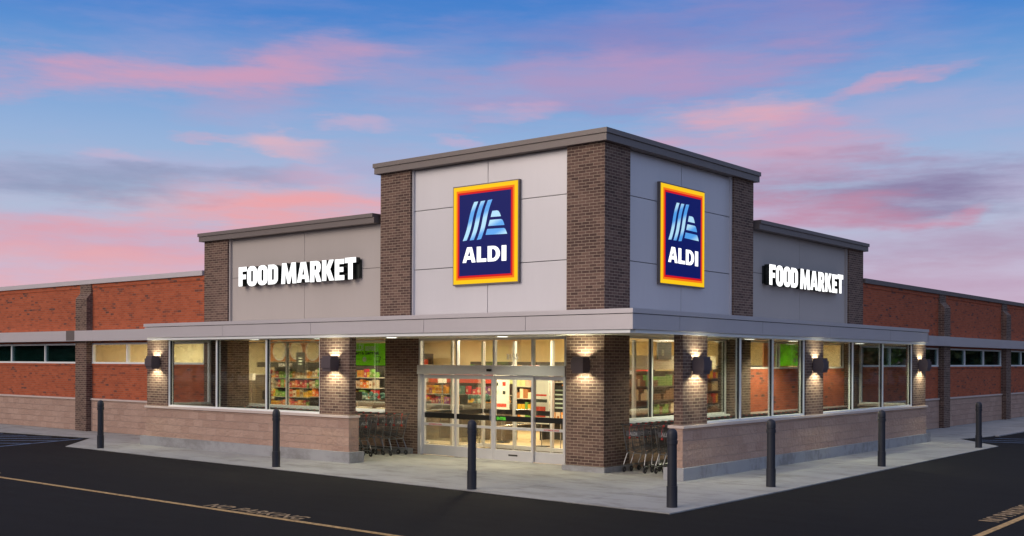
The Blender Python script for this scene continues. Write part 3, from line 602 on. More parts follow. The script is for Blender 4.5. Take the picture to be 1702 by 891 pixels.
# ------------------------------------------------------------------ store interior shell
c = MB(); c.box(-40, -.95, .95, 14, -.3, -.008, 'store_floor'); c.box(-14, -.95, 14, 40, -.3, -.008, 'store_floor'); c.build('store_floor', P)
MB().box(-6.4, -1.7, 1.05, 4.6, -.007, .004, 'entry_mat').build('entry_mat', P)
c = MB(); c.box(-40, -.4, .42, 14, 3.31, 3.4, 'store_ceiling'); c.box(-14, -.4, 14, 40, 3.31, 3.4, 'store_ceiling'); c.build('store_ceiling', P)
c = MB(); c.box(-40, -12, 12, 12.2, 0, 3.31, 'cream_wall'); c.box(-12.2, -12, 12.2, 40, 0, 3.31, 'cream_wall'); c.box(-21.9, -21.7, .26, 12, 0, 3.31, 'cream_wall'); c.box(-12, -.42, 21.5, 21.7, 0, 3.31, 'cream_wall'); c.build('interior_wall', P)
for b_ in ((-45, -22, .30, .6), (-.6, -.30, 22, 45), (-.6, -.30, 14.73, 21.5)): MB().box(*b_, 2.31, 2.99, 'blind_teal').build('blind', P)
LAMPGROUP = 'ceiling lights inside the store'
def area(name, loc, sx, sy, e, colr, parent, rot=(0, 0, 0)):
    l = bpy.data.lights.new(name, 'AREA'); l.shape = 'RECTANGLE'; l.size = sx; l.size_y = sy; l.energy = e; l.color = colr
    o = bpy.data.objects.new(name, l); COL.objects.link(o); o.location = loc; o.rotation_euler = rot
    if parent: o.parent = parent
def troffer(x, y, lab, e=60):
    t = empty('ceiling_light', (x, y, 3.309), 0, lab, 'ceiling light', LAMPGROUP)
    MB().box(-.75, .75, -.32, .32, -.05, 0, 'white_frame').build('housing', t); MB().box(-.7, .7, -.27, .27, -.058, -.0501, 'ceiling_lens').build('diffuser', t)
    area('light', (0, 0, -.08), 1.3, .5, e, (1.0, .85, .56), t)
for x, y in ((-3.9, 2.3), (-4.0, 6.0), (-8.5, 4.2), (-8.5, 8.5), (-12.5, 3.2), (-12.5, 7.5), (-16.5, 3.5), (-17.5, 8.0), (-20, 4.5), (-4.0, 10.0), (-1.7, 9.6), (-4.2, 14.5), (-3.2, 18.5), (-8.5, 17)):  # the panel just behind the right-hand banner is an added lamp to brighten it
    troffer(x, y, 'flat white lit ceiling panel inside the store', 235)

# ------------------------------------------------------------------ signs on the tower
SZ = (4.285, 6.71)
def tower_sign(side, s0, s1, label):
    z0, z1 = SZ; t0 = -.119; tf = -.03
    W_, H_ = s1 - s0, z1 - z0; sc, zc = (s0 + s1) / 2, z0
    o = empty('store_sign', pt(side, sc, t0, z0), 0, label, 'sign', 'square panel signs on the corner tower')
    def sb2(name, ins, tb, tfront, mat):   # local box in facade frame
        mb = MB(); hw = W_ / 2 - ins
        if side == 'A': mb.box(-hw, hw, -(tfront - t0), -(tb - t0), ins, H_ - ins, mat)
        else: mb.box(tb - t0, tfront - t0, -hw, hw, ins, H_ - ins, mat)
        return mb.build(name, o)
    sb2('sign_frame', 0, t0, tf - .01, 'bronze_metal'); sb2('yellow_border', .03, -.10, tf, 'sign_yellow'); sb2('orange_border', .125, -.095, tf + .003, 'sign_orange')
    sb2('red_border', .175, -.09, tf + .006, 'sign_red'); bl = sb2('blue_panel', .225, -.085, tf + .009, 'sign_navy')
    NW, NH = W_ - .45, H_ - .45
    def cv(p):
        u = (p[0] - 103) / 337; top = 198 - 40 * u; h = 549 + 15 * u
        return (-NW / 2 + u * NW, .225 + NH * (1 - (p[1] - top) / h))
    def shape(pl, mat, name):
        me = curve_mesh(name, pl, .006)
        off = tf + .009 + .0031 - t0
        loc = (0, -off, 0) if side == 'A' else (off, 0, 0)
        place_mesh(me, name, [mat], loc, ROT[side], o)
    def ribbon(tl, tr, br, bl_):
        L_ = []; k = 10
        for i in range(k + 1):
            f = i / k; x = bl_[0] + (tl[0] - bl_[0]) * f; y = bl_[1] + (tl[1] - bl_[1]) * f
            x += 4 * sin((f - .5) * 2 * pi) * -1 ; L_.append((x, y))
        R_ = []
        for i in range(k + 1):
            f = i / k; x = tr[0] + (br[0] - tr[0]) * f; y = tr[1] + (br[1] - tr[1]) * f
            x += 4 * sin((.5 - f) * 2 * pi) * -1; R_.append((x, y))
        return [cv(p) for p in L_ + R_]
    shape([ribbon((204, 243), (229, 239), (154, 503), (128, 508))], 'sign_sky_blue', 'emblem_ribbon')
    shape([ribbon((248, 238), (275, 233), (201, 499), (175, 503))], 'sign_sky_blue', 'emblem_ribbon')
    shape([ribbon((294, 231), (322, 225), (249, 493), (222, 499))], 'sign_sky_blue', 'emblem_ribbon')
    for q in ([(322, 303), (352, 300), (362, 304), (370, 318), (377, 339), (312, 344)], [(307, 364), (378, 358), (387, 363), (394, 378), (400, 398), (296, 405)], [(290, 425), (396, 418), (404, 423), (410, 436), (417, 457), (279, 465)]):
        shape([[cv(p) for p in q]], 'sign_sky_blue', 'emblem_bar')
    # word: glyph boxes in local picture units
    def G_(x0, x1, pts):      # pts in 0..1
        outp = []
        for pl in pts:
            outp.append([cv((x0 + (x1 - x0) * a, (552 - 14 * (x0 + (x1 - x0) * a - 127) / 285 * 1.35) + (1 - b) * 104)) for a, b in pl])
        return outp
    A_ = [[(0, 0), (.36, 1), (.72, 1), (1, 0), (.72, 0), (.67, .2), (.32, .2), (.27, 0)], [(.39, .42), (.62, .42), (.53, .78)]]
    L_ = [[(0, 0), (0, 1), (.42, 1), (.42, .22), (1, .22), (1, 0)]]
    arc = [(1 - .0, .5)]
    D_o = [(0, 0), (0, 1), (.45, 1)] + [(.45 + .55 * sin(a), .5 + .5 * cos(a)) for a in [radians(d) for d in range(15, 170, 15)]] + [(.45, 0)]
    D_i = [(.32, .2), (.44, .2)] + [(.44 + .24 * sin(a), .5 + .3 * cos(a)) for a in [radians(d) for d in range(165, 10, -15)]] + [(.44, .8), (.32, .8)]
    I_ = [[(0, 0), (0, 1), (1, 1), (1, 0)]]
    for (x0, x1, gg) in ((127, 213, A_), (222, 284, L_), (293, 372, [D_o, D_i]), (383, 412, I_)):
        shape(G_(x0, x1, gg), 'sign_white', 'letter')
    return o
tower_sign('A', 2.45, 4.53, 'blue and yellow panel sign on the tower face left of the corner, above the doors')
tower_sign('B', 2.36, 4.48, 'narrow looking blue and yellow panel sign on the shaded tower face right of the corner')
# soft light given off by the sign faces is already in their emission

# FOOD MARKET channel letters
def rr(x0, y0, x1, y1, r, k=5, corners=(1, 1, 1, 1)):
    p = []
    for (cx_, cy_, a0, on) in ((x1 - r, y1 - r, 0, corners[0]), (x0 + r, y1 - r, 90, corners[1]), (x0 + r, y0 + r, 180, corners[2]), (x1 - r, y0 + r, 270, corners[3])):
        if on: p += [(cx_ + r * cos(radians(a0 + 90 * i / k)), cy_ + r * sin(radians(a0 + 90 * i / k))) for i in range(k + 1)]
        else: p.append((cx_ + (r if a0 in (0, 270) else -r), cy_ + (r if a0 in (0, 90) else -r)))
    return p
def rrE(x0, y0, x1, y1, rx, ry, corners=(1, 1, 1, 1)):
    q = rr(x0 / rx, y0 / ry, x1 / rx, y1 / ry, 1.0, 6, corners); return [(a * rx, b * ry) for a, b in q]
GL = {
 'F': (.60, [[(0, 0), (.29, 0), (.29, .36), (.55, .36), (.55, .60), (.29, .60), (.29, .76), (.60, .76), (.60, 1), (0, 1)]]),
 'O': (.72, [rrE(0, -.01, .72, 1.01, .32, .27), rrE(.29, .21, .43, .79, .069, .07)[::-1]]),
 'D': (.70, [rrE(0, 0, .70, 1, .34, .27, (1, 0, 0, 1)), rrE(.28, .21, .42, .79, .069, .07)[::-1]]),
 'M': (1.04, [[(0, 0), (.05, 1), (.35, 1), (.52, .45), (.69, 1), (.99, 1), (1.04, 0), (.77, 0), (.75, .50), (.61, 0), (.43, 0), (.29, .50), (.27, 0)]]),
 'A': (.84, [[(0, 0), (.24, 1), (.60, 1), (.84, 0), (.56, 0), (.53, .17), (.31, .17), (.28, 0)], [(.35, .37), (.49, .37), (.42, .74)]]),
 'R': (.74, [[(0, 0), (0, 1), (.44, 1), (.60, .95), (.68, .83), (.69, .66), (.65, .50), (.56, .42), (.74, 0), (.44, 0), (.30, .36), (.28, .36), (.28, 0)], [(.28, .57), (.36, .57), (.405, .62), (.41, .74), (.36, .79), (.28, .79)]]),
 'K': (.78, [[(0, 0), (0, 1), (.28, 1), (.28, .63), (.45, 1), (.75, 1), (.52, .55), (.78, 0), (.47, 0), (.28, .42), (.28, 0)]]),
 'E': (.60, [[(0, 0), (0, 1), (.59, 1), (.59, .77), (.28, .77), (.28, .62), (.54, .62), (.54, .39), (.28, .39), (.28, .23), (.60, .23), (.60, 0)]]),
 'T': (.68, [[(.20, 0), (.20, .76), (0, .76), (0, 1), (.68, 1), (.68, .76), (.48, .76), (.48, 0)]])}
def food_market(side, s_left, s_right, z0, h, label):
    txt = 'FOOD MARKET'; gap = .035; adv = sum((GL[ch][0] + gap) if ch != ' ' else .20 for ch in txt) - gap
    W_ = abs(s_right - s_left); k = W_ / adv
    o = empty('lettering_sign', pt(side, s_left, -.119, z0), 0, label, 'sign', 'white channel letters spelling FOOD MARKET')
    x = 0; tf = .10
    jig = {0: (0, .0), 1: (-.02, .02), 5: (-.02, .04), 6: (0, 0), 7: (-.02, .02), 9: (-.01, 0), 10: (0, .03)}
    for i, ch in enumerate(txt):
        if ch == ' ': x += .20; continue
        w, pls = GL[ch]; dz, dh = jig.get(i, (0, 0))
        me = curve_mesh('letter', [[((a + x) * k, (b * (1 + dh) + dz) * h) for a, b in pl] for pl in pls], .15)
        off = tf + .119 - .075
        loc = (0, -off, 0) if side == 'A' else (off, 0, 0)
        place_mesh(me, 'letter', ['sign_white', 'letter_side'], loc, ROT[side], o, split=True)
        x += w + gap
    mb = MB()
    if side == 'A': mb.box(0, W_, -.10, 0, h * .06, h * .94, 'letter_side')
    else: mb.box(0, .10, 0, W_, h * .06, h * .94, 'letter_side')
    mb.build('raceway', o)
food_market('A', 12.89, 7.86, 4.60, .56, 'white lit block letters reading FOOD MARKET on the tan wall left of the tower')
food_market('B', 7.80, 12.86, 4.57, .56, 'white lit block letters reading FOOD MARKET on the shaded wall right of the tower')

# ------------------------------------------------------------------ wall lamps
def spot(loc, up, e, parent, size=150):
    l = bpy.data.lights.new('beam', 'SPOT'); l.energy = e; l.spot_size = radians(size); l.spot_blend = .35; l.shadow_soft_size = .04; l.color = (1.0, .97, .68)
    o = bpy.data.objects.new('beam', l); COL.objects.link(o); o.location = loc; o.rotation_euler = (pi if up else 0, 0, 0); o.parent = parent
def sconce(side, s, t, label):
    rz = 0 if side == 'A' else pi / 2
    o = empty('wall_lamp', pt(side, s, t, 2.37), rz, label, 'wall lamp', 'square up and down wall lamps on the brick piers')
    # local: -y points out of the wall
    b_ = MB(); b_.box(-.165, .165, -.30, -.02, -.11, .11, 'lamp_bronze'); b_.build('lamp_body', o)
    for z0, z1 in ((.1101, .18), (-.18, -.1101)):
        f_ = MB(); f_.box(-.15, .15, -.27, -.255, z0, z1, 'lamp_bronze'); f_.box(-.15, -.138, -.2549, -.02, z0, z1, 'lamp_bronze'); f_.box(.138, .15, -.2549, -.02, z0, z1, 'lamp_bronze'); f_.build('lamp_shade', o)
    MB().box(-.06, .06, -.02, 0, -.10, .10, 'lamp_bronze').build('mounting_plate', o)
    MB().box(-.13, .13, -.24, -.03, .111, .118, 'lamp_lens').build('lens', o); MB().box(-.13, .13, -.24, -.03, -.118, -.111, 'lamp_lens').build('lens', o)
    
    oy = -.20 if t < 1 else -.085
    for sx_ in (-.08, .08): spot((sx_, oy, .125), True, 24 if t < 1 else 19, o); spot((sx_, -.20, -.125), False, 27 if t < 1 else 34, o)
sconce('A', 13.97, 2.091, 'box lamp glowing up and down on the leftmost brick pier of the corral')
sconce('A', 6.42, 2.091, 'box lamp glowing on the brick pier left of the carts at the entrance')
sconce('A', .52, .001, 'box lamp glowing on the big corner pier right of the entrance doors')
sconce('B', .32, 2.091, 'box lamp glowing on the pier beside the right hand row of carts')
sconce('B', 6.28, 2.091, 'box lamp glowing on the middle pier of the right hand window wall')
sconce('B', 13.92, 2.091, 'box lamp glowing on the farthest pier at the right end of the canopy')
# downlights in the soffit
def downlight(x, y, lab, e=105):
    o = empty('downlight', (x, y, 3.03), 0, lab, 'downlight', 'round downlights set in the canopy soffit')
    MB().lathe([(.16, -.015), (.16, -.001)], 20, mat='white_frame').build('trim_ring', o); MB().lathe([(.125, -.024), (.125, -.0155)], 20, mat='disc_lens').build('lens', o)
    l = bpy.data.lights.new('beam', 'SPOT'); l.energy = e; l.spot_size = radians(150); l.spot_blend = .6; l.shadow_soft_size = .1; l.color = (1.0, 1.0, .70)
    q = bpy.data.objects.new('beam', l); COL.objects.link(q); q.location = (0, 0, -.03); q.parent = o
downlight(-5.75, -.85, 'lit round downlight over the brick wall left of the entrance doors'); downlight(-2.65, -.3, 'lit round downlight above the entrance doors'); downlight(.9, 2.4, 'lit round downlight above the right hand carts near the corner', 190)
downlight(-11.1, -.9, 'lit round downlight above the left hand cart corral'); downlight(.9, 7.6, 'lit round downlight over the orange lit brick wall on the right', 620); downlight(.9, 12.2, 'lit round downlight near the far right end of the corral', 260); downlight(-8.4, -.9, 'lit round downlight in the left corral behind the second pier')
downlight(1.0, 4.9, 'lit round downlight in the right corral behind the first windows', 240)

# ------------------------------------------------------------------ bollards
prof = [(.092, 0), (.092, .36), (.082, .362), (.082, .375), (.080, 1.06), (.092, 1.065), (.092, 1.13), (.083, 1.135), (.083, 1.155), (.089, 1.16), (.089, 1.22), (.084, 1.265), (.066, 1.305), (.036, 1.325), (.004, 1.332)]
bm_ = MB().lathe(prof, 28, mat='bollard_plastic').mesh('bollard')
for p in bm_.polygons: p.use_smooth = len(p.vertices) == 4 
for x, y, lab in ((-14.25, -3.67, 'dark bollard leftmost of all, beside the hatched blue bay'), (-6.44, -3.84, 'dark bollard in front of the left stone wall end'), (-.19, -4.15, 'dark bollard standing in front of the sliding doors'),
                  (4.06, -3.88, 'nearest dark bollard at the outer corner of the pavement'), (3.96, .02, 'dark bollard before the first windows right of the corner'), (4.03, 5.68, 'dark bollard before the middle of the right stone wall'), (4.04, 13.19, 'farthest dark bollard at the right end of the pavement')):
    o = MB().build('bollard', mesh=bm_, loc=(x, y, -.005)); tag(o, lab, 'bollard', 'dark plastic covered bollards along the pavement edge')
    md = o.modifiers.new('edge', 'EDGE_SPLIT'); md.split_angle = radians(35)

# ------------------------------------------------------------------ shopping carts
def make_cart():
    # local +x is the pushing direction, handle at -x end, origin on the ground at the rear
    r = .0035; root = empty('shopping_cart')
    zt0, zt1, zb0, zb1 = .98, .90, .50, .60; xr, xf = .02, .88; wr, wf = .275, .20
    def P_(u, v, side):    # u 0 rear..1 front, v 0 bottom..1 top
        x = xr + (xf - xr) * u; w = (wr + (wf - wr) * u) * (.86 + .14 * v); z = (zb0 + (zb1 - zb0) * u) * (1 - v) + (zt0 + (zt1 - zt0) * u) * v
        return (x, side * w, z)
    b = MB()
    for sd_ in (-1, 1):
        for i in range(15): u = i / 14; b.tube(P_(u, 0, sd_), P_(u, 1, sd_), r * .8, 3, 'cart_wire')
        for v in (0, .22, .45, .7, 1): b.tube(P_(0, v, sd_), P_(1, v, sd_), r * (1.9 if v in (0, 1) else 1), 4, 'cart_wire')
    for i in range(9):
        f = i / 8 * 2 - 1
        p0, p1 = P_(1, 0, 1), P_(1, 1, 1); b.tube((p0[0], f * p0[1], p0[2]), (p1[0], f * p1[1], p1[2]), r * .8, 3, 'cart_wire')
        q = P_(0, 0, 1); b.tube((q[0], f * q[1], q[2]), (p0[0], f * p0[1], p0[2]), r * .8, 3, 'cart_wire')
    for u in (0, .2, .4, .6, .8, 1): b.tube(P_(u, 0, -1), P_(u, 0, 1), r, 4, 'cart_wire')
    for v in (.33, .66, 1): b.tube(P_(1, v, -1), P_(1, v, 1), r * 1.3, 4, 'cart_wire')
    b.build('basket', root)
    g_ = MB()
    for i in range(9):
        f = (i / 8 * 2 - 1) * .24; g_.tube((.03, f, .56), (.0, f, .95), r * .8, 3, 'cart_wire')
    for z in (.56, .66, .76, .86, .95): x = .03 - .03 * (z - .56) / .39; g_.tube((x, -.25, z), (x, .25, z), r, 4, 'cart_wire')
    g_.build('rear_gate', root)
    fr = MB()
    for sd_ in (-1, 1):
        fr.path([(-.10, sd_ * .25, 1.055), (-.03, sd_ * .262, .97), (.02, sd_ * .25, .70), (.10, sd_ * .24, .42), (.0, sd_ * .27, .17), (.02, sd_ * .27, .14)], .0115, 6, 'cart_frame')
        fr.path([(.02, sd_ * .27, .15), (.75, sd_ * .19, .17), (.80, sd_ * .18, .15)], .0105, 6, 'cart_frame'); fr.path([(.10, sd_ * .24, .42), (.50, sd_ * .20, .52), (.86, sd_ * .185, .60)], .009, 5, 'cart_frame')
        fr.tube((.02, sd_ * .27, .15), (.02, sd_ * .27, .11), .014, 6, 'cart_frame'); fr.tube((.80, sd_ * .18, .15), (.80, sd_ * .18, .11), .014, 6, 'cart_frame')
    fr.tube((.78, -.18, .17), (.78, .18, .17), .0105, 6, 'cart_frame'); fr.tube((.10, -.24, .42), (.10, .24, .42), .009, 6, 'cart_frame')
    for i in range(5): y = -.14 + .07 * i; fr.tube((.10, y, .165), (.77, y, .175), r, 3, 'cart_wire')
    fr.build('frame', root)
    h = MB().tube((-.10, -.275, 1.058), (-.10, .275, 1.058), .0165, 8, 'cart_black'); h.build('handle', root)
    MB().box(-.118, -.082, -.02, .02, 1.035, 1.08, 'cart_red').build('coin_lock', root)
    k = MB(); k.path([(-.11, .03, 1.03), (-.14, .035, .93), (-.12, .03, .82), (-.125, .03, .80)], .005, 4, 'cart_red'); k.box(-.14, -.10, .01, .05, .755, .80, 'cart_red'); k.build('lock_chain', root)
    pl = MB().box(-.035, -.024, -.19, .19, .80, .92, 'cart_plate').build('name_plate', root)
    me = text_mesh('ALDI', .10, .002, .003, align='CENTER'); t_ = place_mesh(me, 'lettering', ['cart_print'], (-.0375, 0, .825), (pi / 2, 0, -pi / 2), pl)
    for x, y in ((.02, -.27), (.02, .27), (.80, -.18), (.80, .18)):
        w = MB(); w.lathe([(.018, -.014), (.058, -.014), (.063, -.009), (.063, .009), (.058, .014), (.018, .014)], 14, mat='wheel_rubber')
        o = w.build('wheel', root); o.rotation_euler = (pi / 2, 0, 0); o.location = (x, y, .063)
        hb = MB().lathe([(.001, -.017), (.024, -.016), (.024, .016), (.001, .017)], 10, mat='chrome').build('hub', o)
    return root
cart0 = make_cart(); first = [True]
def cart(x, y, rz, lab, grp):
    c_ = cart0 if first[0] else copy_tree(cart0); first[0] = False
    c_.location = (x, y, 0); c_.rotation_euler = (0, 0, rz); tag(c_, lab, 'shopping cart', grp)
CG = 'shopping carts nested in rows in the corral'
rowsA = [(-.22, 6.55, 'inner'), (.85, 6.75, 'outer')]
for t_, s0_, w_ in rowsA:
    for i in range(24):
        s = s0_ + .285 * i
        if s > 13.2: break
        if i == 0: lab = 'end shopping cart left of the entrance, row %s' % ('nearest the store window' if w_ == 'inner' else 'behind the stone wall end')
        elif i == 1: lab = 'second shopping cart of the left corral row %s' % ('nearest the store window' if w_ == 'inner' else 'behind the stone wall end')
        else: lab = 'nested shopping cart deep in the left corral, only its handle above the sill'
        cart(-s, -t_ + random.uniform(-.015, .015), pi + random.uniform(-.02, .02), lab, CG if i > 1 else CG)
for t_, s0_, w_ in [(.47, .50, 'inner'), (1.22, .62, 'outer')]:
    for i in range(44):
        s = s0_ + .285 * i
        if s > 13.0: break
        if i == 0: lab = 'end shopping cart of the row %s right of the corner pier' % ('touching the corner pier' if w_ == 'inner' else 'next to the stone wall')
        elif i == 1: lab = 'second shopping cart of the right corral row %s' % ('by the corner pier' if w_ == 'inner' else 'next to the stone wall')
        else: lab = 'nested shopping cart deep in the right corral, only its handle above the sill'
        cart(t_ + random.uniform(-.015, .015), s, pi / 2 + random.uniform(-.02, .02), lab, CG)

# ------------------------------------------------------------------ green banners in the windows
def banner(side, s0, s1, t, z0, z1, lab):
    W_ = abs(s1 - s0); H_ = z1 - z0; o = empty('window_banner', pt(side, s0, t, z0), 0, lab, 'banner', 'green saver banners inside the windows')
    mb = MB()
    if side == 'A': mb.box(0, W_, 0, .015, 0, H_, 'banner_green')
    else: mb.box(-.015, 0, 0, W_, 0, H_, 'banner_green')
    mb.build('panel', o)
    def put_(me, mat, x, z):
        loc = (x, -.004, z) if side == 'A' else (.004, x, z); place_mesh(me, 'print', [mat], loc, ROT[side], o)
    put_(text_mesh('ALDI saves', .25, .002, .009, sx=.80), 'print_pale', W_ - 1.40, H_ * .68)
    put_(text_mesh('Quarter in. Quarter back.', .125, .002, .006, sx=.80), 'print_dark', W_ - 1.40, H_ * .50)
    cxx = W_ * .5 + .28
    cart_ic = [[(0, .17), (.05, .17), (.085, .03), (.21, .03), (.24, .135), (.075, .135), (.068, .15), (.245, .15), (.27, .145), (.228, .012), (.075, .012), (.037, .152), (0, .152)]]
    put_(curve_mesh('icon', [[(a, b) for a, b in pl] for pl in cart_ic], .002), 'print_dark', cxx, .10)
    for xx in (.10, .2): put_(curve_mesh('icon', [[(xx + .018 * cos(q * pi / 5), -.012 + .018 * sin(q * pi / 5)) for q in range(10)]], .002), 'print_dark', cxx, .10)
    put_(curve_mesh('coin', [[(.075 * cos(q * pi / 10), .075 * sin(q * pi / 10)) for q in range(20)]], .002), 'paper_white', W_ * .5 - .10, .17)
    put_(curve_mesh('line', [[(0, 0), (.13, 0), (.13, .012), (0, .012)]], .002), 'print_dark', W_ * .5 + .06, .17); put_(curve_mesh('line', [[(0, 0), (.16, 0), (.16, .012), (0, .012)]], .002), 'print_dark', W_ * .5 - .42, .17)
    put_(curve_mesh('line', [[(0, 0), (.24, 0), (.24, .012), (0, .012)]], .002), 'print_dark', W_ * .5 + .62, .17)
banner('A', 9.46, 7.80, -1.03, 2.31, 2.92, 'lime green saver banner in the window beside the entrance brick wall')
banner('B', 9.15, 11.75, -.33, 2.34, 2.97, 'lime green saver banner in the high window over the orange lit brick')

# ------------------------------------------------------------------ interior furniture, all seen through glass
GM = {}
def good(kind, w, d, h, x, y, z, rz, lab, grp):
    key = (kind, w, h)
    if key not in GM:
        if kind == 'jar': GM[key] = MB().lathe([(w * .5, 0), (w * .5, h * .78), (w * .36, h * .86), (w * .38, h)], 10, mat=GOODS['brown']).mesh('jar')
        else: GM[key] = MB().box(-w / 2, w / 2, -d / 2, d / 2, 0, h, GOODS[kind]).mesh('carton')
    o = MB().build('grocery_jar' if kind == 'jar' else 'grocery_carton', mesh=GM[key], loc=(x, y, z)); o.rotation_euler = (0, 0, rz); tag(o, lab, 'jar' if kind == 'jar' else 'carton', grp); return o
NG = [0]; EXTRA = MB()
def shelf(x, y, rz, L_, z0, tiers, gap, kinds, lab, header=None, glab='', fill=.97, matS='shelf_metal', text=None, wmul=.8):
    o = empty('shelf_unit', (x, y, 0), rz, lab, 'shelf', 'grocery shelves inside the store')
    H_ = z0 + tiers * gap
    MB().box(-L_ / 2, L_ / 2, .02, .06, 0, H_ + .02, 'shelf_dark').build('back_panel', o)
    for i in range(tiers): MB().box(-L_ / 2, L_ / 2, -.40, .018, z0 + i * gap - .03, z0 + i * gap, matS).build('shelf_board', o)
    for sx_ in (-1, 1): MB().box(sx_ * L_ / 2 - .02 * (sx_ > 0) , sx_ * L_ / 2 + .02 * (sx_ < 0), -.42, .0195, 0.0, z0 - .031, 'shelf_dark').build('end_support', o)
    if header:
        hd_ = MB().box(-L_ / 2 - .02, L_ / 2 + .02, -.43, -.38, H_ + .03, H_ + .35, header).build('header_board', o)
        if text: place_mesh(text_mesh(text, .17, .002, .003, align='CENTER'), 'lettering', ['paper_white'], (0, -.434, H_ + .12), (pi / 2, 0, 0), hd_)
    ca, sa = cos(rz), sin(rz)
    for i in range(tiers):
        u = -L_ / 2 + .08
        while u < L_ / 2 - .12:
            kd = kinds[int((u + 9) * 1.3 + i * 2.3) % len(kinds)] if random.random() < .75 else random.choice(kinds)
            w = random.choice((.14, .18, .24)) * wmul; h = random.choice((.18, .24, .28)) * gap / .36
            if kd == 'jar': w, h = .11, .17
            if random.random() < fill and NG[0] >= 292:
                lx, ly = u + w / 2, -.28; ax, ay = x + ca * lx - sa * ly, y + sa * lx + ca * ly; ww, dd = (w / 2, .08) if abs(ca) > .5 else (.08, w / 2)
                EXTRA.box(ax - ww, ax + ww, ay - dd, ay + dd, z0 + i * gap + .001, z0 + i * gap + h, GOODS[kd if kd != 'jar' else 'brown'])
            elif random.random() < fill:
                v = -.28; lx, ly = u + w / 2, v
                good(kd, w, .16, h, x + ca * lx - sa * ly, y + sa * lx + ca * ly, z0 + i * gap + .001, rz, glab % kd if '%s' in glab else glab, 'groceries standing on the store shelves'); NG[0] += 1
            u += w + .015
    return o
# through the doors, left part: red topped promotion shelf, checkouts and rails
shelf(-11.0, 7.2, 0, 5.0, 1.02, 2, .34, ['red', 'purple', 'orange', 'yellow', 'teal'], 'long shelf with a bright red header board beyond the checkouts', 'red_header', '%s packaged item on the red topped shelf beyond the checkouts')
shelf(-5.6, 7.4, 0, 3.2, .62, 4, .40, ['orange', 'yellow', 'jar', 'cream', 'brown'], 'tall shelf of orange cartons and jars behind the right hand door pane', None, '%s packaged item on the tall shelf behind the right hand door pane')
shelf(-15.2, 6.4, 0, 3.4, 1.15, 3, .36, ['green', 'red', 'cream', 'orange', 'teal', 'yellow'], 'shelf of mixed groceries seen under the green banner', None, '%s packaged item on the shelf seen under the green banner')
shelf(-18.7, 7.4, 0, 4.0, .70, 4, .36, ['orange', 'red', 'green', 'cream', 'yellow'], 'shelf of groceries under the food mural', None, '%s packaged item on the shelf under the food mural')
shelf(-3.4, 7.6, pi / 2, 3.9, .55, 4, .40, ['jar', 'brown', 'jar', 'green', 'cream'], 'dark shelf of jars and green packs in the window right of the corner pier', None, '%s packaged item on the dark shelf right of the corner pier', matS='shelf_dark')
shelf(-9.3, 10.6, 0, 8.0, .30, 5, .42, ['yellow', 'red', 'cream', 'orange', 'green', 'purple'], 'long back shelf far behind the doors', None, '%s packaged item on the long shelves at the very back of the store')
shelf(-18.5, 10.9, 0, 6.0, .30, 6, .40, ['yellow', 'red', 'cream', 'orange', 'green'], 'long back shelf far behind the left windows', None, '%s packaged item on the long shelves at the very back of the store')
shelf(-4.4, 14.0, pi / 2, 5.0, .30, 5, .40, ['cream', 'red', 'yellow', 'brown'], 'back shelf behind the windows right of the corner', None, '%s packaged item on the long shelves at the very back of the store', matS='shelf_dark')
tag(EXTRA.build('stocked_groceries'), 'mixed packages crowding the rear shelves of the store', 'groceries', kind='stuff')
# bulkheads, mural, hanging panels
mb = MB().box(-3.25, -3.0, 4.9, 10.5, 2.22, 2.62, 'beige_bulkhead'); tag(mb.build('store_bulkhead'), 'beige bulkhead above the dark shelf of jars', 'bulkhead')
mb = MB().box(-2.98, -2.95, 7.0, 7.75, 2.50, 3.0, 'dark_fascia'); o = mb.build('hanging_sign'); tag(o, 'black hanging menu panel in the window right of the corner pier', 'sign')
place_mesh(text_mesh('8', .25, .002, .004), 'lettering', ['print_grey'], (-2.945, 7.2, 2.62), ROT['B'], o)
mu = empty('food_mural', (-18.9, 7.1, 2.40), 0, 'wide picture board of white bowls on dark wood, high behind the left windows', 'mural')
MB().box(-1.65, 1.65, 0, .05, 0, .82, 'wood_panel').build('board', mu)
for xx, rr_, mt in ((-1.1, .40, 'paper_white'), (-.1, .36, 'paper_white'), (.85, .40, 'paper_white')):
    me = curve_mesh('bowl', [[(rr_ * cos(q * pi / 16), .41 + rr_ * .98 * sin(q * pi / 16)) for q in range(32)]], .004); place_mesh(me, 'bowl_picture', [mt], (xx, -.004, 0), ROT['A'], mu)
    me = curve_mesh('bowl', [[(rr_ * .8 * cos(q * pi / 16), .41 + rr_ * .8 * sin(q * pi / 16)) for q in range(32)]], .004); place_mesh(me, 'filling_picture', ['cream_wall'], (xx, -.008, 0), ROT['A'], mu)
fs_ = MB().box(-20.6, -16.6, 6.5, 6.6, 2.17, 2.37, 'dark_fascia').build('aisle_sign'); tag(fs_, 'long dark aisle sign reading BREAKFAST under the food mural', 'sign')
place_mesh(text_mesh('BREAKFAST', .15, .002, .004), 'lettering', ['paper_white'], (-19.3, 6.497, 2.215), ROT['A'], fs_)
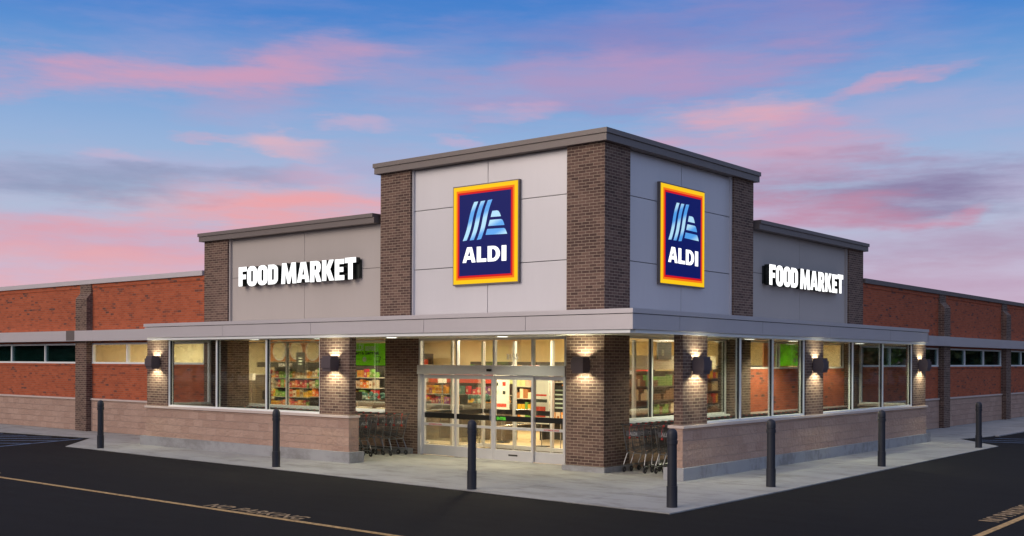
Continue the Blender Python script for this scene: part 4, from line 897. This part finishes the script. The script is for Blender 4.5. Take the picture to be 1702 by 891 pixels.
for x, y, lab in ((-16.0, 4.8, 'narrow black hanging panel left of the food mural'), (-13.9, 5.0, 'narrow black hanging panel right of the food mural')):
    o = MB().box(x - .22, x + .22, y, y + .03, 2.02, 2.72, 'dark_fascia').build('hanging_sign'); tag(o, lab, 'sign', 'black panels hanging over the checkouts')
    MB().tube((x - .15, y + .015, 2.72), (x - .15, y + .015, 3.3), .005, 4, 'cart_wire').build('hanger', o); MB().tube((x + .15, y + .015, 2.72), (x + .15, y + .015, 3.3), .005, 4, 'cart_wire').build('hanger', o)
    for k in range(3): MB().box(x - .1, x + .1, y - .003, y - .001, 2.3 + k * .1, 2.33 + k * .1, 'print_grey').build('print', o)
pw = MB().box(-20.9, -18.4, 5.3, 5.45, 0, 1.9, 'counter_brown'); pw.box(-21.0, -18.3, 5.25, 5.5, 1.901, 1.94, 'shelf_metal'); tag(pw.build('checkout_screen'), 'tall brown partition behind the left windows', 'partition')
def checkout(x, y, lab):
    o = empty('checkout_counter', (x, y, 0), 0, lab, 'checkout', 'brown checkout counters near the doors')
    MB().box(-.75, .75, -.35, .35, 0, .88, 'counter_brown').build('cabinet', o); MB().box(-.8, .8, -.4, .4, .881, .93, 'shelf_metal').build('worktop', o); MB().box(-.7, .3, -.25, .2, .9305, .945, 'safety_black').build('belt', o)
    MB().box(.45, .5, -.1, .22, 1.12, 1.42, 'safety_black').build('screen', o); MB().box(.46, .49, .03, .08, .9305, 1.119, 'chrome').build('screen_stand', o)
    MB().tube((-.65, .3, .93), (-.65, .3, 1.75), .02, 8, 'chrome').build('lane_pole', o); MB().box(-.78, -.52, .24, .36, 1.751, 1.98, 'paper_white').build('lane_light', o)
for k, (x, y) in enumerate(((-9.2, 5.1), (-11.3, 5.1), (-13.4, 4.6), (-16.6, 3.4), (-18.7, 3.4))):
    checkout(x, y, ['brown checkout counter seen through the leftmost door pane', 'brown checkout counter left of the doors, behind the entrance brick wall', 'brown checkout counter seen under the green banner', 'brown checkout counter behind the middle left window', 'brown checkout counter farthest left behind the corral'][k])
def rail(x0, y0, x1, y1, lab):
    mb = MB(); mb.path([(x0, y0, .02), (x0, y0, .98), (x1, y1, .98), (x1, y1, .02)], .022, 8, 'chrome'); mb.tube((x0, y0, .55), (x1, y1, .55), .018, 8, 'chrome'); mb.lathe([(.06, .001), (.06, .02)], 12, (x0, y0), 'chrome'); mb.lathe([(.06, .001), (.06, .02)], 12, (x1, y1), 'chrome'); tag(mb.build('guide_rail'), lab, 'rail', 'steel guide rails inside the doors')
rail(-7.0, 3.9, -9.4, 3.9, 'steel guide rail inside, seen through the leftmost door pane'); rail(-6.9, 4.3, -6.9, 6.2, 'steel guide rail running away from the inner doors')
def poster(x, y, z0, w, h, mt, lab, stand=True, extra=None, rz=0):
    o = empty('poster_stand' if stand else 'poster', (x, y, 0), rz, lab, 'poster', 'posters standing and hanging near the doors')
    MB().box(-w / 2, w / 2, 0, .03, z0, z0 + h, mt).build('sheet', o)
    if stand: q = MB().tube((0, .05, .03), (0, .05, z0 + h * .8), .015, 6, 'chrome'); q.box(-.2, .2, -.12, .2, .005, .029, 'safety_black'); q.build('stand', o)
    for k, (cx_, cz, cw, ch_, cm) in enumerate(extra or []): MB().box(cx_ - cw / 2, cx_ + cw / 2, -.003 - .0005 * k, -.0005, z0 + cz, z0 + cz + ch_, cm).build('print', o)
dots = [(-.16, .75, .10, .10, 'print_dark'), (.12, .75, .12, .12, 'print_red'), (-.16, .5, .12, .12, 'print_grey'), (.12, .5, .1, .1, 'print_dark'), (0, .12, .42, .10, 'print_red')]
poster(-7.45, 5.4, .95, .62, 1.15, 'paper_white', 'white poster with small square icons behind the enter door', True, dots)
poster(-5.55, 4.9, .65, .58, 1.55, 'paper_white', 'tall white poster with red lettering behind the right sliding door', True, [(0, 1.25, .45, .22, 'print_grey'), (0, .80, .42, .05, 'print_red'), (0, .62, .46, .09, 'print_dark'), (0, .2, .34, .3, 'red_header')])
poster(-4.35, 4.2, 1.05, .42, .72, 'dark_fascia', 'small dark hours board on the inner glass', True, [(0, .1 + .12 * k, .32, .04, 'print_grey') for k in range(5)])
poster(-11.6, 6.2, 1.75, .7, .50, 'paper_white', 'white promotion card with a red dot at the left of the doors', True, [(0, .12, .3, .3, 'print_red')])
for x, z, lab in ((-5.0, 2.45, 'copper coloured picture left of the pair above the right transom'), (-4.2, 2.45, 'copper coloured picture right of the pair above the right transom')):
    o = MB().box(x - .28, x + .28, 6.5, 6.53, 2.42, 3.05, 'wood_panel').build('wall_picture'); tag(o, lab, 'picture', 'copper pictures high inside the entrance')
# poster in the right clerestory
o = empty('poster', (-1.9, 12.6, 2.25), pi / 2, 'brown poster with ED and TY lettering in the high window on the right', 'poster')
MB().box(-1.1, .7, 0, .03, 0, .95, 'wood_panel').build('sheet', o)
place_mesh(text_mesh('ED', .26, .002, .006), 'lettering', ['paper_white'], (-.35, -.004, .55), (pi / 2, 0, 0), o); place_mesh(text_mesh('TY', .36, .002, .012), 'lettering', ['lime_print'], (-.55, -.004, .20), (pi / 2, 0, 0), o)
# fruit and bags on bins near the checkouts
def bin_(x, y, mt, kind, lab):
    o = empty('display_bin', (x, y, 0), 0, lab, 'display bin', 'display bins behind the doors')
    MB().box(-.42, .42, -.3, .3, 0, 1.12, mt).build('bin_body', o)
    h = MB(); rnd = random.Random(int(x * 100))
    for k in range(26):
        a, b_, z = rnd.uniform(-.38, .38), rnd.uniform(-.26, .26), 1.12 + rnd.uniform(0, .22); w = rnd.uniform(.05, .09)
        n = len(h.v); h.lathe([(w * .3, z - w), (w, z - w * .3), (w, z + w * .3), (w * .3, z + w)], 7, (a, b_), GOODS[kind])
    h.build('heaped_packs', o)
bin_(-11.55, 5.95, 'counter_brown', 'yellow', 'bin heaped with yellow packs at the left edge of the doors'); bin_(-9.05, 6.3, 'counter_brown', 'teal', 'bin heaped with dark green packs in the second door pane'); bin_(-8.2, 6.3, 'counter_brown', 'yellow', 'bin heaped with yellow packs in the second door pane')
bin_(-14.2, 5.0, 'counter_brown', 'yellow', 'bin heaped with yellow packs under the green banner'); bin_(-13.3, 5.6, 'counter_brown', 'teal', 'bin heaped with dark packs beside the entrance brick wall')

# ------------------------------------------------------------------ trees across the lot (outside the frame; the windows mirror them)
simple('leaf_dark', (.045, .055, .022), .8, var=.3, nscale=.4); simple('leaf_rust', (.10, .055, .02), .8, var=.3, nscale=.4); simple('bark', (.09, .07, .055), .9, var=.2)
def tree_meshes(seed, h, w):
    rnd = random.Random(seed); t = MB(); t.path([(0, 0, -.1), (.1, .05, h * .3), (0, .1, h * .6), (.1, 0, h * .85)], .16, 7, 'bark')
    for k in range(7): a = rnd.uniform(0, 2 * pi); z = h * rnd.uniform(.25, .6); t.tube((0, .05, z), (w * .6 * cos(a), w * .6 * sin(a), z + h * .2), .06, 5, 'bark')
    c = MB()
    cl = [(rnd.uniform(-1, 1) * w * .7, rnd.uniform(-1, 1) * w * .7, h * rnd.uniform(.2, .93), rnd.uniform(.25, .5) * w) for _ in range(26)]
    for x, y, z, r in cl:
        for _ in range(110):
            d = Vector((rnd.gauss(0, 1), rnd.gauss(0, 1), rnd.gauss(0, .8))).normalized() * r * rnd.uniform(.6, 1.05)
            n = Vector((rnd.gauss(0, 1), rnd.gauss(0, 1), rnd.gauss(0, 1))).normalized(); a = n.orthogonal() * .22; b2 = n.cross(a) ; p = Vector((x, y, z)) + d
            i = len(c.v); c.v += [tuple(p + a), tuple(p + b2), tuple(p - a), tuple(p - b2)]; c.f.append((i, i + 1, i + 2, i + 3)); c.mi.append(c._m('leaf_dark' if seed % 2 else 'leaf_rust'))
    return t.mesh('trunk'), c.mesh('crown')
TM = [tree_meshes(1, 10, 4.0), tree_meshes(2, 8.5, 3.6), tree_meshes(3, 11.5, 4.2)]
spots_ = [(-150 + 6.4 * k + random.uniform(-1.5, 1.5), -46 + random.uniform(-4, 4)) for k in range(22)] + [(46 + random.uniform(-4, 4), 20 + 6.0 * k + random.uniform(-1.5, 1.5)) for k in range(12)] + [(12 + 5 * k, 92 + random.uniform(-4, 4)) for k in range(9)] + [(-147 + 6.4 * k, -58 + random.uniform(-3, 3)) for k in range(22)] + [(14 + 5 * k, 101 + random.uniform(-3, 3)) for k in range(8)] + [(55, 24 + 6 * k) for k in range(11)]
for k, (x, y) in enumerate(spots_):
    tm = TM[random.randrange(3)]
    o = empty('boundary_tree', (x, y, 0), random.uniform(0, 6), 'leafy tree across the parking lot, mirrored in the shop windows', 'tree', 'trees around the parking lot'); o.scale = [random.uniform(1.1, 1.45)] * 3
    MB().build('trunk', o, mesh=tm[0]); MB().build('crown', o, mesh=tm[1])
